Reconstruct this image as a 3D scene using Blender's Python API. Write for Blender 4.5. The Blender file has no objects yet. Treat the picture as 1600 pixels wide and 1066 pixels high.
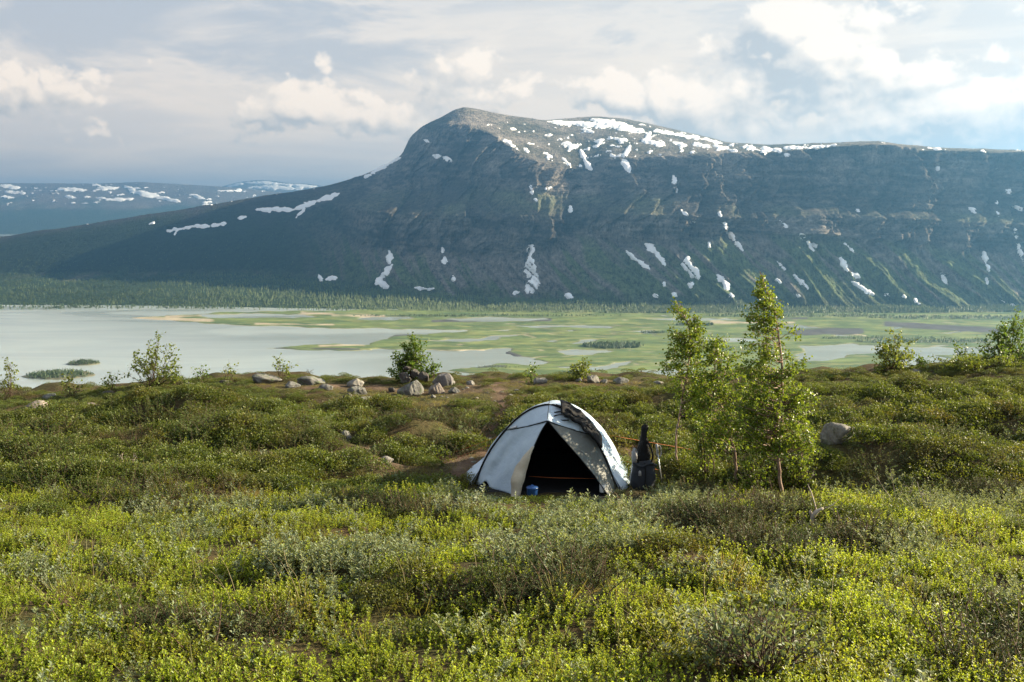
import bpy, math, random
import numpy as np

# ------------------------------------------------------------------ camera, world, sun, exposure
SC = bpy.context.scene
COL = SC.collection
FPX = 1556.0                       # focal length in pixels of the 1600 px wide photograph (35 mm lens)
PITCH = math.atan((533.0 - 335.0) / FPX)
SUN_AZ = math.radians(75.0)        # clockwise from the view direction (+Y), so right and a little ahead
SUN_EL = math.radians(21.5)

cam_data = bpy.data.cameras.new('camera')
cam_data.lens = 35.0
cam_data.sensor_width = 36.0
cam_data.clip_start = 0.05
cam_data.clip_end = 60000.0
cam = bpy.data.objects.new('camera', cam_data)
COL.objects.link(cam)
cam.location = (0, 0, 0)
cam.rotation_euler = (math.pi / 2 - PITCH, 0, 0)
SC.camera = cam

SC.render.engine = 'CYCLES'
SC.cycles.use_denoising = True
try:
    SC.cycles.denoiser = 'OPENIMAGEDENOISE'
    SC.cycles.denoising_input_passes = 'RGB_ALBEDO_NORMAL'
    SC.cycles.denoising_prefilter = 'ACCURATE'
except Exception:
    pass
SC.cycles.max_bounces = 6
SC.cycles.diffuse_bounces = 3
SC.cycles.glossy_bounces = 2
SC.cycles.transmission_bounces = 4
SC.cycles.volume_bounces = 0
SC.cycles.transparent_max_bounces = 4
SC.cycles.caustics_reflective = False
SC.cycles.caustics_refractive = False
SC.view_settings.view_transform = 'Standard'
SC.view_settings.look = 'None'
SC.view_settings.gamma = 1.0
SC.view_settings.use_curve_mapping = False
SC.view_settings.exposure = 1.85


class NB:
    """small helper to write node trees"""
    def __init__(self, tree):
        self.t = tree
        self.n = tree.nodes
        self.l = tree.links

    def node(self, typ, **kw):
        nd = self.n.new(typ)
        for k, v in kw.items():
            setattr(nd, k, v)
        return nd

    def put(self, sock, v):
        if isinstance(v, bpy.types.NodeSocket):
            self.l.new(v, sock)
        elif v is not None:
            if sock.type == 'RGBA' and not isinstance(v, (int, float)) and len(v) == 3:
                v = (v[0], v[1], v[2], 1.0)
            sock.default_value = v

    def m(self, op, a, b=None, c=None, clamp=False):
        nd = self.node('ShaderNodeMath', operation=op, use_clamp=clamp)
        self.put(nd.inputs[0], a)
        self.put(nd.inputs[1], b)
        self.put(nd.inputs[2], c)
        return nd.outputs[0]

    def vec(self, x, y, z=0.0):
        nd = self.node('ShaderNodeCombineXYZ')
        self.put(nd.inputs[0], x)
        self.put(nd.inputs[1], y)
        self.put(nd.inputs[2], z)
        return nd.outputs[0]

    def noise(self, v, scale=1.0, detail=5.0, rough=0.55, dist=0.0, lac=2.0):
        nd = self.node('ShaderNodeTexNoise', noise_dimensions='3D')
        self.put(nd.inputs['Vector'], v)
        nd.inputs['Scale'].default_value = scale
        nd.inputs['Detail'].default_value = detail
        nd.inputs['Roughness'].default_value = rough
        nd.inputs['Distortion'].default_value = dist
        nd.inputs['Lacunarity'].default_value = lac
        return nd.outputs['Fac']

    def voro(self, v, scale=1.0, detail=2.0, rough=0.5, smooth=0.6):
        nd = self.node('ShaderNodeTexVoronoi', voronoi_dimensions='2D', feature='F1')
        self.put(nd.inputs['Vector'], v)
        nd.inputs['Scale'].default_value = scale
        nd.inputs['Detail'].default_value = detail
        nd.inputs['Roughness'].default_value = rough
        return nd.outputs['Distance']

    def ramp(self, v, lo, hi, a=0.0, b=1.0, smooth=True):
        nd = self.node('ShaderNodeMapRange', interpolation_type='SMOOTHSTEP' if smooth else 'LINEAR')
        self.put(nd.inputs['Value'], v)
        self.put(nd.inputs['From Min'], lo)
        self.put(nd.inputs['From Max'], hi)
        self.put(nd.inputs['To Min'], a)
        self.put(nd.inputs['To Max'], b)
        return nd.outputs['Result']

    def mix(self, f, a, b, blend='MIX'):
        nd = self.node('ShaderNodeMix', data_type='RGBA', blend_type=blend)
        self.put(nd.inputs[0], f)
        self.put(nd.inputs[6], a)
        self.put(nd.inputs[7], b)
        return nd.outputs[2]

    def attr(self, name, typ='GEOMETRY'):
        return self.node('ShaderNodeAttribute', attribute_name=name, attribute_type=typ)


# ---- world: clear-sky model with a broken cloud cover over the whole dome
world = bpy.data.worlds.new('World')
SC.world = world
world.use_nodes = True
wt = world.node_tree
wt.nodes.clear()
W = NB(wt)
SKY_STRENGTH = 0.05
CLOUD = 0.655                         # brightness of the cloud cover against the clear sky
sky = W.node('ShaderNodeTexSky', sky_type='NISHITA')
sky.sun_disc = False
sky.sun_elevation = SUN_EL
sky.sun_rotation = SUN_AZ
sky.altitude = 700
sky.air_density = 1.0
sky.dust_density = 1.5
sky.ozone_density = 1.2
tc = W.node('ShaderNodeTexCoord')
sep = W.node('ShaderNodeSeparateXYZ')
W.l.new(tc.outputs['Generated'], sep.inputs[0])
dx, dy, dz = sep.outputs
U = W.m('MULTIPLY', W.m('ARCTAN2', dx, dy), 15.56)      # azimuth, one unit about 3.7 degrees
Vv = W.m('MULTIPLY', W.m('ARCSINE', dz), 15.56)         # elevation in the same unit
hz = W.m('MAXIMUM', dz, 0.0)
inv = W.m('DIVIDE', 1.0, W.m('ADD', hz, 0.10))
PX = W.m('MULTIPLY', dx, inv)
PY = W.m('MULTIPLY', dy, inv)
# tone of the clouds: brighter and warmer round the sun, cooler away from it
sundot = W.m('ADD', W.m('MULTIPLY', dx, math.sin(SUN_AZ)), W.m('MULTIPLY', dy, math.cos(SUN_AZ)))
warm = W.ramp(sundot, -0.5, 1.0, 0.0, 1.0)

# thin high sheet
def tone(a, c):
    return W.mix(warm, tuple(CLOUD * q for q in a), tuple(CLOUD * q for q in c))


sheet_n = W.noise(W.vec(W.m('MULTIPLY', PX, 0.55), W.m('MULTIPLY', PY, 0.9), 3.7), 1.0, 6.0, 0.6, 0.6)
sheet = W.m('MAXIMUM', W.ramp(sheet_n, 0.36, 0.62, 0.06, 0.85), W.ramp(Vv, 2.0, 9.0, 0.97, 0.0))
streak = W.noise(W.vec(W.m('MULTIPLY', U, 0.22), W.m('MULTIPLY', Vv, 1.5), 9.1), 1.0, 7.0, 0.60, 0.6)
sheet_col = W.mix(W.ramp(streak, 0.38, 0.62), tone((5.7, 5.8, 6.0), (6.7, 6.5, 6.2)), tone((7.0, 6.8, 6.5), (8.2, 7.6, 6.8)))
col = W.mix(sheet, sky.outputs[0], sheet_col)

# grey-blue stratocumulus banks, mostly higher up and away from the sun
sc_v = W.vec(W.m('MULTIPLY', W.m('ADD', U, 5.7), 0.30), W.m('MULTIPLY', Vv, 1.05), 21.3)
sc_n = W.noise(sc_v, 1.0, 9.0, 0.62, 0.35)
sc_bias = W.m('ADD', W.ramp(Vv, 0.3, 2.8, -0.26, 0.09), W.ramp(warm, 0.35, 0.95, 0.09, -0.08))
sc_d = W.m('ADD', sc_n, sc_bias)
sc_a = W.ramp(sc_d, 0.51, 0.63, 0.0, 0.95)
sc_core = W.ramp(sc_d, 0.53, 0.74)
sc_col = W.mix(sc_core, tone((7.6, 7.3, 6.9), (8.8, 8.2, 7.3)), tone((4.3, 4.8, 5.5), (5.2, 5.5, 5.8)))
col = W.mix(sc_a, col, sc_col)


# heaped cumulus along the lower sky
HEAPS = ((4.00, 2.72, 0.60, 0.46, 1.25), (4.65, 2.30, 0.95, 0.50, 1.10), (5.5, 2.10, 1.0, 0.42, 0.55), (-2.75, 2.30, 0.34, 0.40, 0.55), (-0.5, 2.15, 1.2, 0.50, 0.66), (1.2, 1.85, 0.9, 0.42, 0.58), (-3.3, 1.80, 1.6, 0.60, 0.46),
         (3.0, 1.75, 1.3, 0.40, 0.40), (6.8, 1.45, 1.4, 0.36, 0.40))


def cumulus(ou, ov, detail):
    u = W.m('ADD', U, ou)
    v = W.m('ADD', Vv, ov)
    warp = W.noise(W.vec(u, v, 5.0), 1.1, 4.0 if detail else 1.0, 0.55)
    wv = W.m('MULTIPLY', W.m('SUBTRACT', warp, 0.5), 0.9)
    uw, vw = W.m('ADD', u, wv), W.m('ADD', W.m('MULTIPLY', v, 1.3), wv)
    big = W.noise(W.vec(W.m('MULTIPLY', u, 0.42), W.m('MULTIPLY', v, 0.80), 40.6), 1.0, 3.0, 0.5)
    d = W.m('MULTIPLY', W.m('SUBTRACT', big, 0.5), 1.9)
    cells = ((1.6, 0.34), (3.9, 0.20), (9.0, 0.09)) if detail else ((1.6, 0.34),)
    for k, (sc_, w) in enumerate(cells):
        p = W.voro(W.vec(uw, vw) if k % 2 == 0 else W.vec(vw, uw), sc_, 0.0)
        d = W.m('ADD', d, W.m('MULTIPLY', W.m('SUBTRACT', 0.42, p), w))
    if detail:
        fine = W.noise(W.vec(u, W.m('MULTIPLY', v, 1.2), 7.7), 3.0, 8.0, 0.62)
        d = W.m('ADD', d, W.m('MULTIPLY', W.m('SUBTRACT', fine, 0.5), 0.70))
    lump = None
    for (cu, cv, ru, rv, amp) in HEAPS:
        a = W.m('DIVIDE', W.m('SUBTRACT', u, cu), ru)
        b = W.m('DIVIDE', W.m('SUBTRACT', v, cv), rv)
        r2 = W.m('ADD', W.m('MULTIPLY', a, a), W.m('MULTIPLY', b, b))
        e = W.m('MULTIPLY', W.m('POWER', 2.718, W.m('MULTIPLY', r2, -1.0)), amp)
        lump = e if lump is None else W.m('MAXIMUM', lump, e)
    d = W.m('ADD', d, lump)
    return W.m('ADD', d, W.m('ADD', W.ramp(v, 0.4, 1.4, -0.10, 0.08), W.ramp(v, 1.6, 2.7, 0.0, -0.36)))


c0 = cumulus(0.0, 0.0, True)
c1 = cumulus(0.11, 0.09, True)                          # a little towards the sun: the small knobs
s0 = cumulus(0.0, 0.0, False)
s1 = cumulus(0.34, 0.34, False)                         # farther towards it: the whole heap
cu_a = W.ramp(c0, 0.10, 0.34, 0.0, 1.0)
lit = W.m('ADD', 0.45, W.m('ADD', W.m('MULTIPLY', W.m('SUBTRACT', c0, c1), 0.85), W.m('MULTIPLY', W.m('SUBTRACT', s0, s1), 1.05)))
cu_col = W.mix(W.ramp(lit, 0.10, 0.85, smooth=False), tone((4.2, 4.6, 5.0), (4.3, 4.6, 5.0)), tone((8.8, 8.4, 7.7), (9.7, 9.0, 8.1)))
col = W.mix(W.m('MULTIPLY', cu_a, 0.92), col, cu_col)
# the lowest sky, seen through the most air, is warmer and brighter
col = W.mix(W.ramp(Vv, 0.0, 4.6, 1.0, 0.0), col, (1.60, 1.32, 1.07), 'MULTIPLY')
bg = W.node('ShaderNodeBackground')
W.l.new(col, bg.inputs[0])
bg.inputs[1].default_value = SKY_STRENGTH
wo = W.node('ShaderNodeOutputWorld')
W.l.new(bg.outputs[0], wo.inputs[0])
world.cycles.sampling_method = 'MANUAL'
world.cycles.sample_map_resolution = 512

sun_data = bpy.data.lights.new('sun', 'SUN')
sun_data.energy = 5.0
sun_data.angle = math.radians(0.6)
sun_data.color = (1.0, 0.84, 0.58)
sun = bpy.data.objects.new('sun', sun_data)
COL.objects.link(sun)
sun_dir = np.array([math.sin(SUN_AZ) * math.cos(SUN_EL), math.cos(SUN_AZ) * math.cos(SUN_EL), math.sin(SUN_EL)])
from mathutils import Vector
sun.rotation_euler = Vector(tuple(sun_dir)).to_track_quat('Z', 'Y').to_euler()

# ------------------------------------------------------------------ helpers
rng = np.random.default_rng(7)
random.seed(7)
CP, SP = math.cos(PITCH), math.sin(PITCH)


def ray(px, py):
    px = np.asarray(px, float)
    py = np.asarray(py, float)
    a = (px - 800.0) / FPX
    b = (533.0 - py) / FPX
    return np.stack(np.broadcast_arrays(a, CP + SP * b, -SP + CP * b), -1)


def at(px, py, Y):
    """the point of the place seen at a pixel of the photograph, Y metres ahead"""
    r = ray(px, py)
    return r * (np.asarray(Y, float) / r[..., 1])[..., None]


def at_z(px, py, z):
    r = ray(px, py)
    return r * (np.asarray(z, float) / r[..., 2])[..., None]


def proj(P):
    P = np.asarray(P, float)
    f = P[..., 1] * CP - P[..., 2] * SP
    u = P[..., 1] * SP + P[..., 2] * CP
    return 800.0 + FPX * P[..., 0] / f, 533.0 - FPX * u / f


def _h(ix, iy, iz, seed):
    n = (ix.astype(np.int64) * 374761393 + iy.astype(np.int64) * 668265263 + iz.astype(np.int64) * 2147483647 + seed * 1274126177) & 0xffffffff
    n = ((n ^ (n >> 13)) * 1274126177) & 0xffffffff
    n = ((n ^ (n >> 16)) * 2246822519) & 0xffffffff
    return (n ^ (n >> 15)) & 0xffffffff


def noise2(x, y, seed=0):
    """gradient noise, about -1..1"""
    x, y = np.broadcast_arrays(np.asarray(x, float), np.asarray(y, float))
    ix, iy = np.floor(x), np.floor(y)
    fx, fy = x - ix, y - iy
    ix = ix.astype(np.int64)
    iy = iy.astype(np.int64)
    u = fx * fx * fx * (fx * (fx * 6 - 15) + 10)
    v = fy * fy * fy * (fy * (fy * 6 - 15) + 10)
    z = np.zeros_like(ix)

    def g(ox, oy):
        a = _h(ix + ox, iy + oy, z, seed) * (2 * math.pi / 4294967296.0)
        return np.cos(a) * (fx - ox) + np.sin(a) * (fy - oy)
    return 1.5 * ((g(0, 0) * (1 - u) + g(1, 0) * u) * (1 - v) + (g(0, 1) * (1 - u) + g(1, 1) * u) * v)


def fbm(x, y, seed=0, octv=4, gain=0.5, ridged=False):
    s = 0.0
    a = 1.0
    x = np.asarray(x, float)
    y = np.asarray(y, float)
    for k in range(octv):
        n = noise2(x * 2 ** k + 17.3 * k, y * 2 ** k - 9.1 * k, seed + k)
        if ridged:
            n = 1 - 2 * np.abs(n)
        s = s + a * n
        a *= gain
    return s


def sstep(a, b, x):
    t = np.clip((np.asarray(x, float) - a) / (b - a), 0, 1)
    return t * t * (3 - 2 * t)


def norm(v):
    return v / np.maximum(np.linalg.norm(v, axis=-1, keepdims=True), 1e-9)


def make_mesh(name, V, F, mats=None, smooth=True, attrs=None, midx=None):
    V = np.asarray(V, np.float32)
    F = np.asarray(F, np.int32)
    me = bpy.data.meshes.new(name)
    me.vertices.add(len(V))
    me.vertices.foreach_set('co', V.ravel())
    k = F.shape[1]
    me.loops.add(F.size)
    me.loops.foreach_set('vertex_index', F.ravel())
    me.polygons.add(len(F))
    me.polygons.foreach_set('loop_start', np.arange(0, F.size, k, dtype=np.int32))
    if midx is not None:
        me.polygons.foreach_set('material_index', np.asarray(midx, np.int32))
    if smooth:
        me.polygons.foreach_set('use_smooth', np.ones(len(F), bool))
    me.update(calc_edges=True)
    for nm, arr in (attrs or {}).items():
        arr = np.asarray(arr, np.float32)
        if arr.ndim == 2:
            a = me.attributes.new(nm, 'FLOAT_COLOR', 'POINT')
            if arr.shape[1] == 3:
                arr = np.concatenate([arr, np.ones((len(arr), 1), np.float32)], 1)
            a.data.foreach_set('color', arr.ravel())
        else:
            a = me.attributes.new(nm, 'FLOAT', 'POINT')
            a.data.foreach_set('value', arr)
    for m_ in (mats if isinstance(mats, (list, tuple)) else [mats]):
        if m_ is not None:
            me.materials.append(m_)
    return me


def obj(name, me, parent=None, loc=None, label=None, cat=None, group=None, kind=None):
    o = bpy.data.objects.new(name, me)
    COL.objects.link(o)
    if parent is not None:
        o.parent = parent
    if loc is not None:
        o.location = tuple(float(q) for q in loc)
    tag(o, label, cat, group, kind)
    return o


def tag(o, label=None, cat=None, group=None, kind=None):
    for k, v in (('label', label), ('category', cat), ('group', group), ('kind', kind)):
        if v is not None:
            o[k] = v
    return o


def thing(name, loc, label, cat, group=None, rz=0.0):
    o = obj(name, None, None, loc, label, cat, group)
    o.empty_display_size = 0.1
    o.rotation_euler = (0, 0, rz)
    return o


def grid_faces(R, C, off=0, wrap=False):
    r = np.arange(R - 1)[:, None]
    c = np.arange(C if wrap else C - 1)[None, :]
    c2 = (c + 1) % C
    a = r * C + c
    b = r * C + c2
    d = (r + 1) * C + c
    e = (r + 1) * C + c2
    return np.stack([a, b, e, d], -1).reshape(-1, 4) + off


class Geo:
    """collects quads"""
    def __init__(self):
        self.V, self.F, self.A, self.M, self.n = [], [], [], [], 0

    def add(self, V, F, var=0.5, mat=0):
        V = np.asarray(V, float).reshape(-1, 3)
        self.V.append(V)
        self.F.append(np.asarray(F) + self.n)
        self.A.append(np.full(len(V), var) if np.isscalar(var) else np.asarray(var))
        self.M.append(np.full(len(F), mat, np.int32))
        self.n += len(V)

    def tube(self, pts, rad, sides=6, var=0.5, mat=0, cap=True):
        pts = np.asarray(pts, float)
        n = len(pts)
        rad = np.broadcast_to(np.asarray(rad, float), (n,)).copy()
        t = np.gradient(pts, axis=0)
        t = norm(t)
        ref = np.array([0.0, 0.0, 1.0]) if abs(t[0][2]) < 0.9 else np.array([1.0, 0.0, 0.0])
        s = norm(np.cross(t, ref))
        b = np.cross(t, s)
        if cap:
            pts = np.concatenate([pts[:1], pts, pts[-1:]])
            s = np.concatenate([s[:1], s, s[-1:]])
            b = np.concatenate([b[:1], b, b[-1:]])
            rad = np.concatenate([[1e-5], rad, [1e-5]])
        a = np.linspace(0, 2 * math.pi, sides, endpoint=False)
        V = pts[:, None] + rad[:, None, None] * (np.cos(a)[None, :, None] * s[:, None] + np.sin(a)[None, :, None] * b[:, None])
        self.add(V.reshape(-1, 3), grid_faces(len(pts), sides, 0, True), var, mat)

    def box(self, c, half, R=None, var=0.5, mat=0):
        s = np.array([[-1, -1, -1], [1, -1, -1], [1, 1, -1], [-1, 1, -1], [-1, -1, 1], [1, -1, 1], [1, 1, 1], [-1, 1, 1]], float) * np.asarray(half)
        if R is not None:
            s = s @ np.asarray(R).T
        self.add(s + np.asarray(c), np.array([[0, 3, 2, 1], [4, 5, 6, 7], [0, 1, 5, 4], [1, 2, 6, 5], [2, 3, 7, 6], [3, 0, 4, 7]]), var, mat)

    def leaves(self, P, A, N, L, Wd, fold=0.25, var=None, mat=0, droop=0.15):
        """n leaves of two quads each, base at P, growing along A, upper side N"""
        P = np.asarray(P, float)
        n = len(P)
        if n == 0:
            return
        A = norm(np.asarray(A, float))
        N = np.asarray(N, float)
        S = norm(np.cross(A, N))
        N = np.cross(S, A)
        L = np.broadcast_to(np.asarray(L, float), (n,))[:, None]
        Wd = np.broadcast_to(np.asarray(Wd, float), (n,))[:, None]
        up = fold * Wd
        v0 = P
        v1 = P + A * L * 0.36 + S * Wd * 0.5 + N * up
        v2 = P + A * L * 0.74 + S * Wd * 0.38 + N * (up * 0.8 - droop * L * 0.4)
        v3 = P + A * L - N * droop * L
        v4 = P + A * L * 0.74 - S * Wd * 0.38 + N * (up * 0.8 - droop * L * 0.4)
        v5 = P + A * L * 0.36 - S * Wd * 0.5 + N * up
        V = np.stack([v0, v1, v2, v3, v4, v5], 1).reshape(-1, 3)
        i = np.arange(n)[:, None] * 6
        F = np.concatenate([i + np.array([[0, 1, 2, 3]]), i + np.array([[0, 3, 4, 5]])], 0)
        if var is None:
            var = rng.random(n)
        self.add(V, F, np.repeat(np.broadcast_to(var, (n,)), 6), mat)

    def mesh(self, name, mats, smooth=True):
        return make_mesh(name, np.concatenate(self.V), np.concatenate(self.F), mats, smooth, {'var': np.concatenate(self.A)}, np.concatenate(self.M))


def scatter(name, P, rot, scl, idx, tint, sources, label, cat):
    """one 'stuff' object: ground cover or far wood made of small instanced clumps"""
    me = bpy.data.meshes.new(name)
    me.vertices.add(len(P))
    me.vertices.foreach_set('co', np.asarray(P, np.float32).ravel())
    for nm, typ, key, arr in (('rot', 'FLOAT_VECTOR', 'vector', rot), ('scl', 'FLOAT_VECTOR', 'vector', scl), ('idx', 'INT', 'value', idx), ('tint', 'FLOAT', 'value', tint)):
        a = me.attributes.new(nm, typ, 'POINT')
        a.data.foreach_set(key, np.asarray(arr, np.int32 if typ == 'INT' else np.float32).ravel())
    o = obj(name, me, None, None, label, cat, None, 'stuff')
    ng = bpy.data.node_groups.new(name + '_scatter', 'GeometryNodeTree')
    ng.interface.new_socket('Geometry', in_out='INPUT', socket_type='NodeSocketGeometry')
    ng.interface.new_socket('Geometry', in_out='OUTPUT', socket_type='NodeSocketGeometry')
    gi = ng.nodes.new('NodeGroupInput')
    go = ng.nodes.new('NodeGroupOutput')
    iop = ng.nodes.new('GeometryNodeInstanceOnPoints')
    g2i = ng.nodes.new('GeometryNodeGeometryToInstance')
    for s in sources:
        oi = ng.nodes.new('GeometryNodeObjectInfo')
        oi.inputs['Object'].default_value = s
        oi.inputs['As Instance'].default_value = False
        ng.links.new(oi.outputs['Geometry'], g2i.inputs[0])
    ng.links.new(gi.outputs[0], iop.inputs['Points'])
    ng.links.new(g2i.outputs[0], iop.inputs['Instance'])
    iop.inputs['Pick Instance'].default_value = True

    def na(nm, typ):
        n = ng.nodes.new('GeometryNodeInputNamedAttribute')
        n.data_type = typ
        n.inputs['Name'].default_value = nm
        return n.outputs['Attribute']
    ng.links.new(na('idx', 'INT'), iop.inputs['Instance Index'])
    ng.links.new(na('rot', 'FLOAT_VECTOR'), iop.inputs['Rotation'])
    ng.links.new(na('scl', 'FLOAT_VECTOR'), iop.inputs['Scale'])
    ng.links.new(iop.outputs[0], go.inputs[0])
    md = o.modifiers.new('scatter', 'NODES')
    md.node_group = ng
    return o


def source(name, me):
    """mesh source of a scatter, kept out of the scene"""
    return bpy.data.objects.new(name, me)


# ------------------------------------------------------------------ materials
def new_mat(name):
    m_ = bpy.data.materials.new(name)
    m_.use_nodes = True
    m_.node_tree.nodes.clear()
    b = NB(m_.node_tree)
    out = b.node('ShaderNodeOutputMaterial')
    return m_, b, out


def principled(b, out, color, rough=0.8, spec=0.3, bump=None, bump_d=0.01, bump_s=0.5, sheen=0.0, metal=0.0):
    p = b.node('ShaderNodeBsdfPrincipled')
    b.put(p.inputs['Base Color'], color)
    b.put(p.inputs['Roughness'], rough)
    p.inputs['Specular IOR Level'].default_value = spec
    p.inputs['Metallic'].default_value = metal
    if sheen:
        p.inputs['Sheen Weight'].default_value = sheen
    if bump is not None:
        bn = b.node('ShaderNodeBump')
        bn.inputs['Strength'].default_value = bump_s
        bn.inputs['Distance'].default_value = bump_d
        b.put(bn.inputs['Height'], bump)
        b.l.new(bn.outputs[0], p.inputs['Normal'])
    b.l.new(p.outputs[0], out.inputs[0])
    return p


def leaf_mat(name, c0, c1, c2, trans=0.45, tint_col=None, rough=0.45, tr_gain=1.5):
    """leaf: c0..c1 from leaf to leaf, c2 mixed in from plant to plant; light passes through"""
    m_, b, out = new_mat(name)
    va = b.attr('var').outputs['Fac']
    oi = b.node('ShaderNodeObjectInfo').outputs['Random']
    col = b.mix(va, c0, c1)
    col = b.mix(b.m('MULTIPLY', oi, 0.7), col, c2)
    if tint_col is not None:
        ti = b.attr('tint', 'INSTANCER').outputs['Fac']
        col = b.mix(ti, col, tint_col)
    p = b.node('ShaderNodeBsdfPrincipled')
    b.put(p.inputs['Base Color'], col)
    p.inputs['Roughness'].default_value = rough
    p.inputs['Specular IOR Level'].default_value = 0.35
    t = b.node('ShaderNodeBsdfTranslucent')
    tcol = b.mix(1.0, col, (tr_gain * 1.1, tr_gain, tr_gain * 0.45, 1), 'MULTIPLY')
    b.put(t.inputs[0], tcol)
    mx = b.node('ShaderNodeMixShader')
    mx.inputs[0].default_value = trans
    b.l.new(p.outputs[0], mx.inputs[1])
    b.l.new(t.outputs[0], mx.inputs[2])
    b.l.new(mx.outputs[0], out.inputs[0])
    return m_


def plain_mat(name, c, rough=0.7, spec=0.3, var=0.15, scale=20.0, bump_d=0.0, metal=0.0):
    m_, b, out = new_mat(name)
    gco = b.node('ShaderNodeTexCoord').outputs['Object']
    n = b.noise(gco, scale, 4.0, 0.6)
    col = b.mix(b.ramp(n, 0.3, 0.7), tuple(q * (1 - var) for q in c), tuple(min(1, q * (1 + var)) for q in c))
    principled(b, out, col, rough, spec, n if bump_d else None, bump_d, 0.6, metal=metal)
    return m_
# ------------------------------------------------------------------ valley, lake, mountains
LAKE_Z = -260.0


def line_interp(pts, u, sm):
    """(px, py, Y) control points -> smooth py(u), Y(u)"""
    p = np.array(pts, float)
    lo, hi = u.min(), u.max()
    fine = np.arange(lo - 60, hi + 60, 2.0)
    res = []
    for k in (1, 2):
        v = np.interp(fine, p[:, 0], p[:, k])
        if sm > 0:
            w = np.exp(-0.5 * (np.arange(-int(3 * sm / 2), int(3 * sm / 2) + 1) * 2.0 / sm) ** 2)
            w /= w.sum()
            vp = np.pad(v, len(w) // 2, mode='edge')
            v = np.convolve(vp, w, 'valid')
        res.append(np.interp(u, fine, v))
    return res


def Yz(px, py, z):
    return float(at_z(px, py, z)[1])


def loft(lines, u, rows, smooth):
    """surface through the lines; returns position grid [R,C,3] and row parameter t (line index)"""
    L = []
    for ln, sm in zip(lines, smooth):
        py, Y = line_interp(ln, u, sm)
        L.append(at(u, py, Y))
    P, T = [], []
    for k in range(len(L) - 1):
        last = k == len(L) - 2
        s = np.linspace(0, 1, rows[k] + 1)
        if not last:
            s = s[:-1]
        for q in s:
            P.append(L[k] * (1 - q) + L[k + 1] * q)
            T.append(k + q)
    return np.array(P), np.array(T)


def stroke_mask(px, py, strokes, taper=0.0):
    """largest (width - distance) in pixels over a list of strokes ((x0,y0),(x1,y1),w)"""
    m = np.full(px.shape, -30.0)
    for (x0, y0, x1, y1, w) in strokes:
        dx_, dy_ = x1 - x0, y1 - y0
        L2 = max(dx_ * dx_ + dy_ * dy_, 1e-6)
        t = np.clip(((px - x0) * dx_ + (py - y0) * dy_) / L2, 0, 1)
        d = np.hypot(px - x0 - t * dx_, (py - y0 - t * dy_) * 1.0)
        m = np.maximum(m, w * (1 - (taper if L2 > 60 else 0.0) * np.abs(2 * t - 1) ** 1.6) - d)
    return m


def normals_grid(P):
    a = np.gradient(P, axis=1)
    b = np.gradient(P, axis=0)
    n = norm(np.cross(a, b))
    n[n[..., 2] < 0] *= -1
    return n


def snow_children(parent, P, M, thick, mat, small_verts=36):
    """snow lying on the surface: each field a part of its own, crumbs joined"""
    R, C = M.shape
    N = normals_grid(P)
    off = np.clip(M, -1, 1)
    up = norm(N + np.array([0, -0.25, 0.5]))
    Q = P.copy()                                        # snow fills the hollows, so it lies smoother than the rock
    for _ in range(10):
        Q[1:-1, 1:-1] = 0.2 * (Q[1:-1, 1:-1] + Q[:-2, 1:-1] + Q[2:, 1:-1] + Q[1:-1, :-2] + Q[1:-1, 2:])
    w = np.clip(M * 1.2, 0, 1)[..., None]
    S = P * (1 - w) + (Q + up * 1.1 * thick) * w + up * (off * thick)[..., None]
    near = M > -0.9
    lab = np.zeros(M.shape, np.int32)
    cur = 0
    core = M > 0.0
    ii, jj = np.nonzero(core)
    for i0, j0 in zip(ii, jj):
        if lab[i0, j0]:
            continue
        cur += 1
        st = [(i0, j0)]
        lab[i0, j0] = cur
        while st:
            i, j = st.pop()
            for a, b in ((i + 1, j), (i - 1, j), (i, j + 1), (i, j - 1)):
                if 0 <= a < R and 0 <= b < C and core[a, b] and not lab[a, b]:
                    lab[a, b] = cur
                    st.append((a, b))
    full = lab.copy()
    for _ in range(3):
        g = full.copy()
        for a, b in ((1, 0), (-1, 0), (0, 1), (0, -1)):
            sh = np.roll(full, (a, b), (0, 1))
            g = np.where((g == 0) & near, sh, g)
        full = g
    sizes = np.bincount(lab.ravel(), minlength=cur + 1)
    F = grid_faces(R, C)
    fl = full.ravel()[F]
    ok = (fl > 0).all(1) & (M.ravel()[F] > -0.02).any(1)
    flab = np.where(ok, fl.max(1), 0)
    Sv = S.reshape(-1, 3)
    crumbs = []
    order = np.argsort(flab, kind='stable')
    sl = flab[order]
    for k in range(1, cur + 1):
        a, b = np.searchsorted(sl, [k, k + 1])
        fk = F[order[a:b]]
        if len(fk) == 0:
            continue
        if sizes[k] < small_verts:
            crumbs.append(fk)
            continue
        idx, invx = np.unique(fk, return_inverse=True)
        obj('snow_patch', make_mesh('snow_patch', Sv[idx], invx.reshape(-1, 4), mat), parent)
    if crumbs:
        fk = np.concatenate(crumbs)
        idx, invx = np.unique(fk, return_inverse=True)
        obj('snow_specks', make_mesh('snow_specks', Sv[idx], invx.reshape(-1, 4), mat), parent, kind='stuff')


# ---- materials of the far country
snow_mat, b, out = new_mat('snow')
n_ = b.noise(b.node('ShaderNodeTexCoord').outputs['Object'], 0.05, 4, 0.6)
principled(b, out, b.mix(n_, (0.84, 0.85, 0.87), (0.92, 0.92, 0.92)), 0.7, 0.2, n_, 1.5, 0.3)

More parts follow.
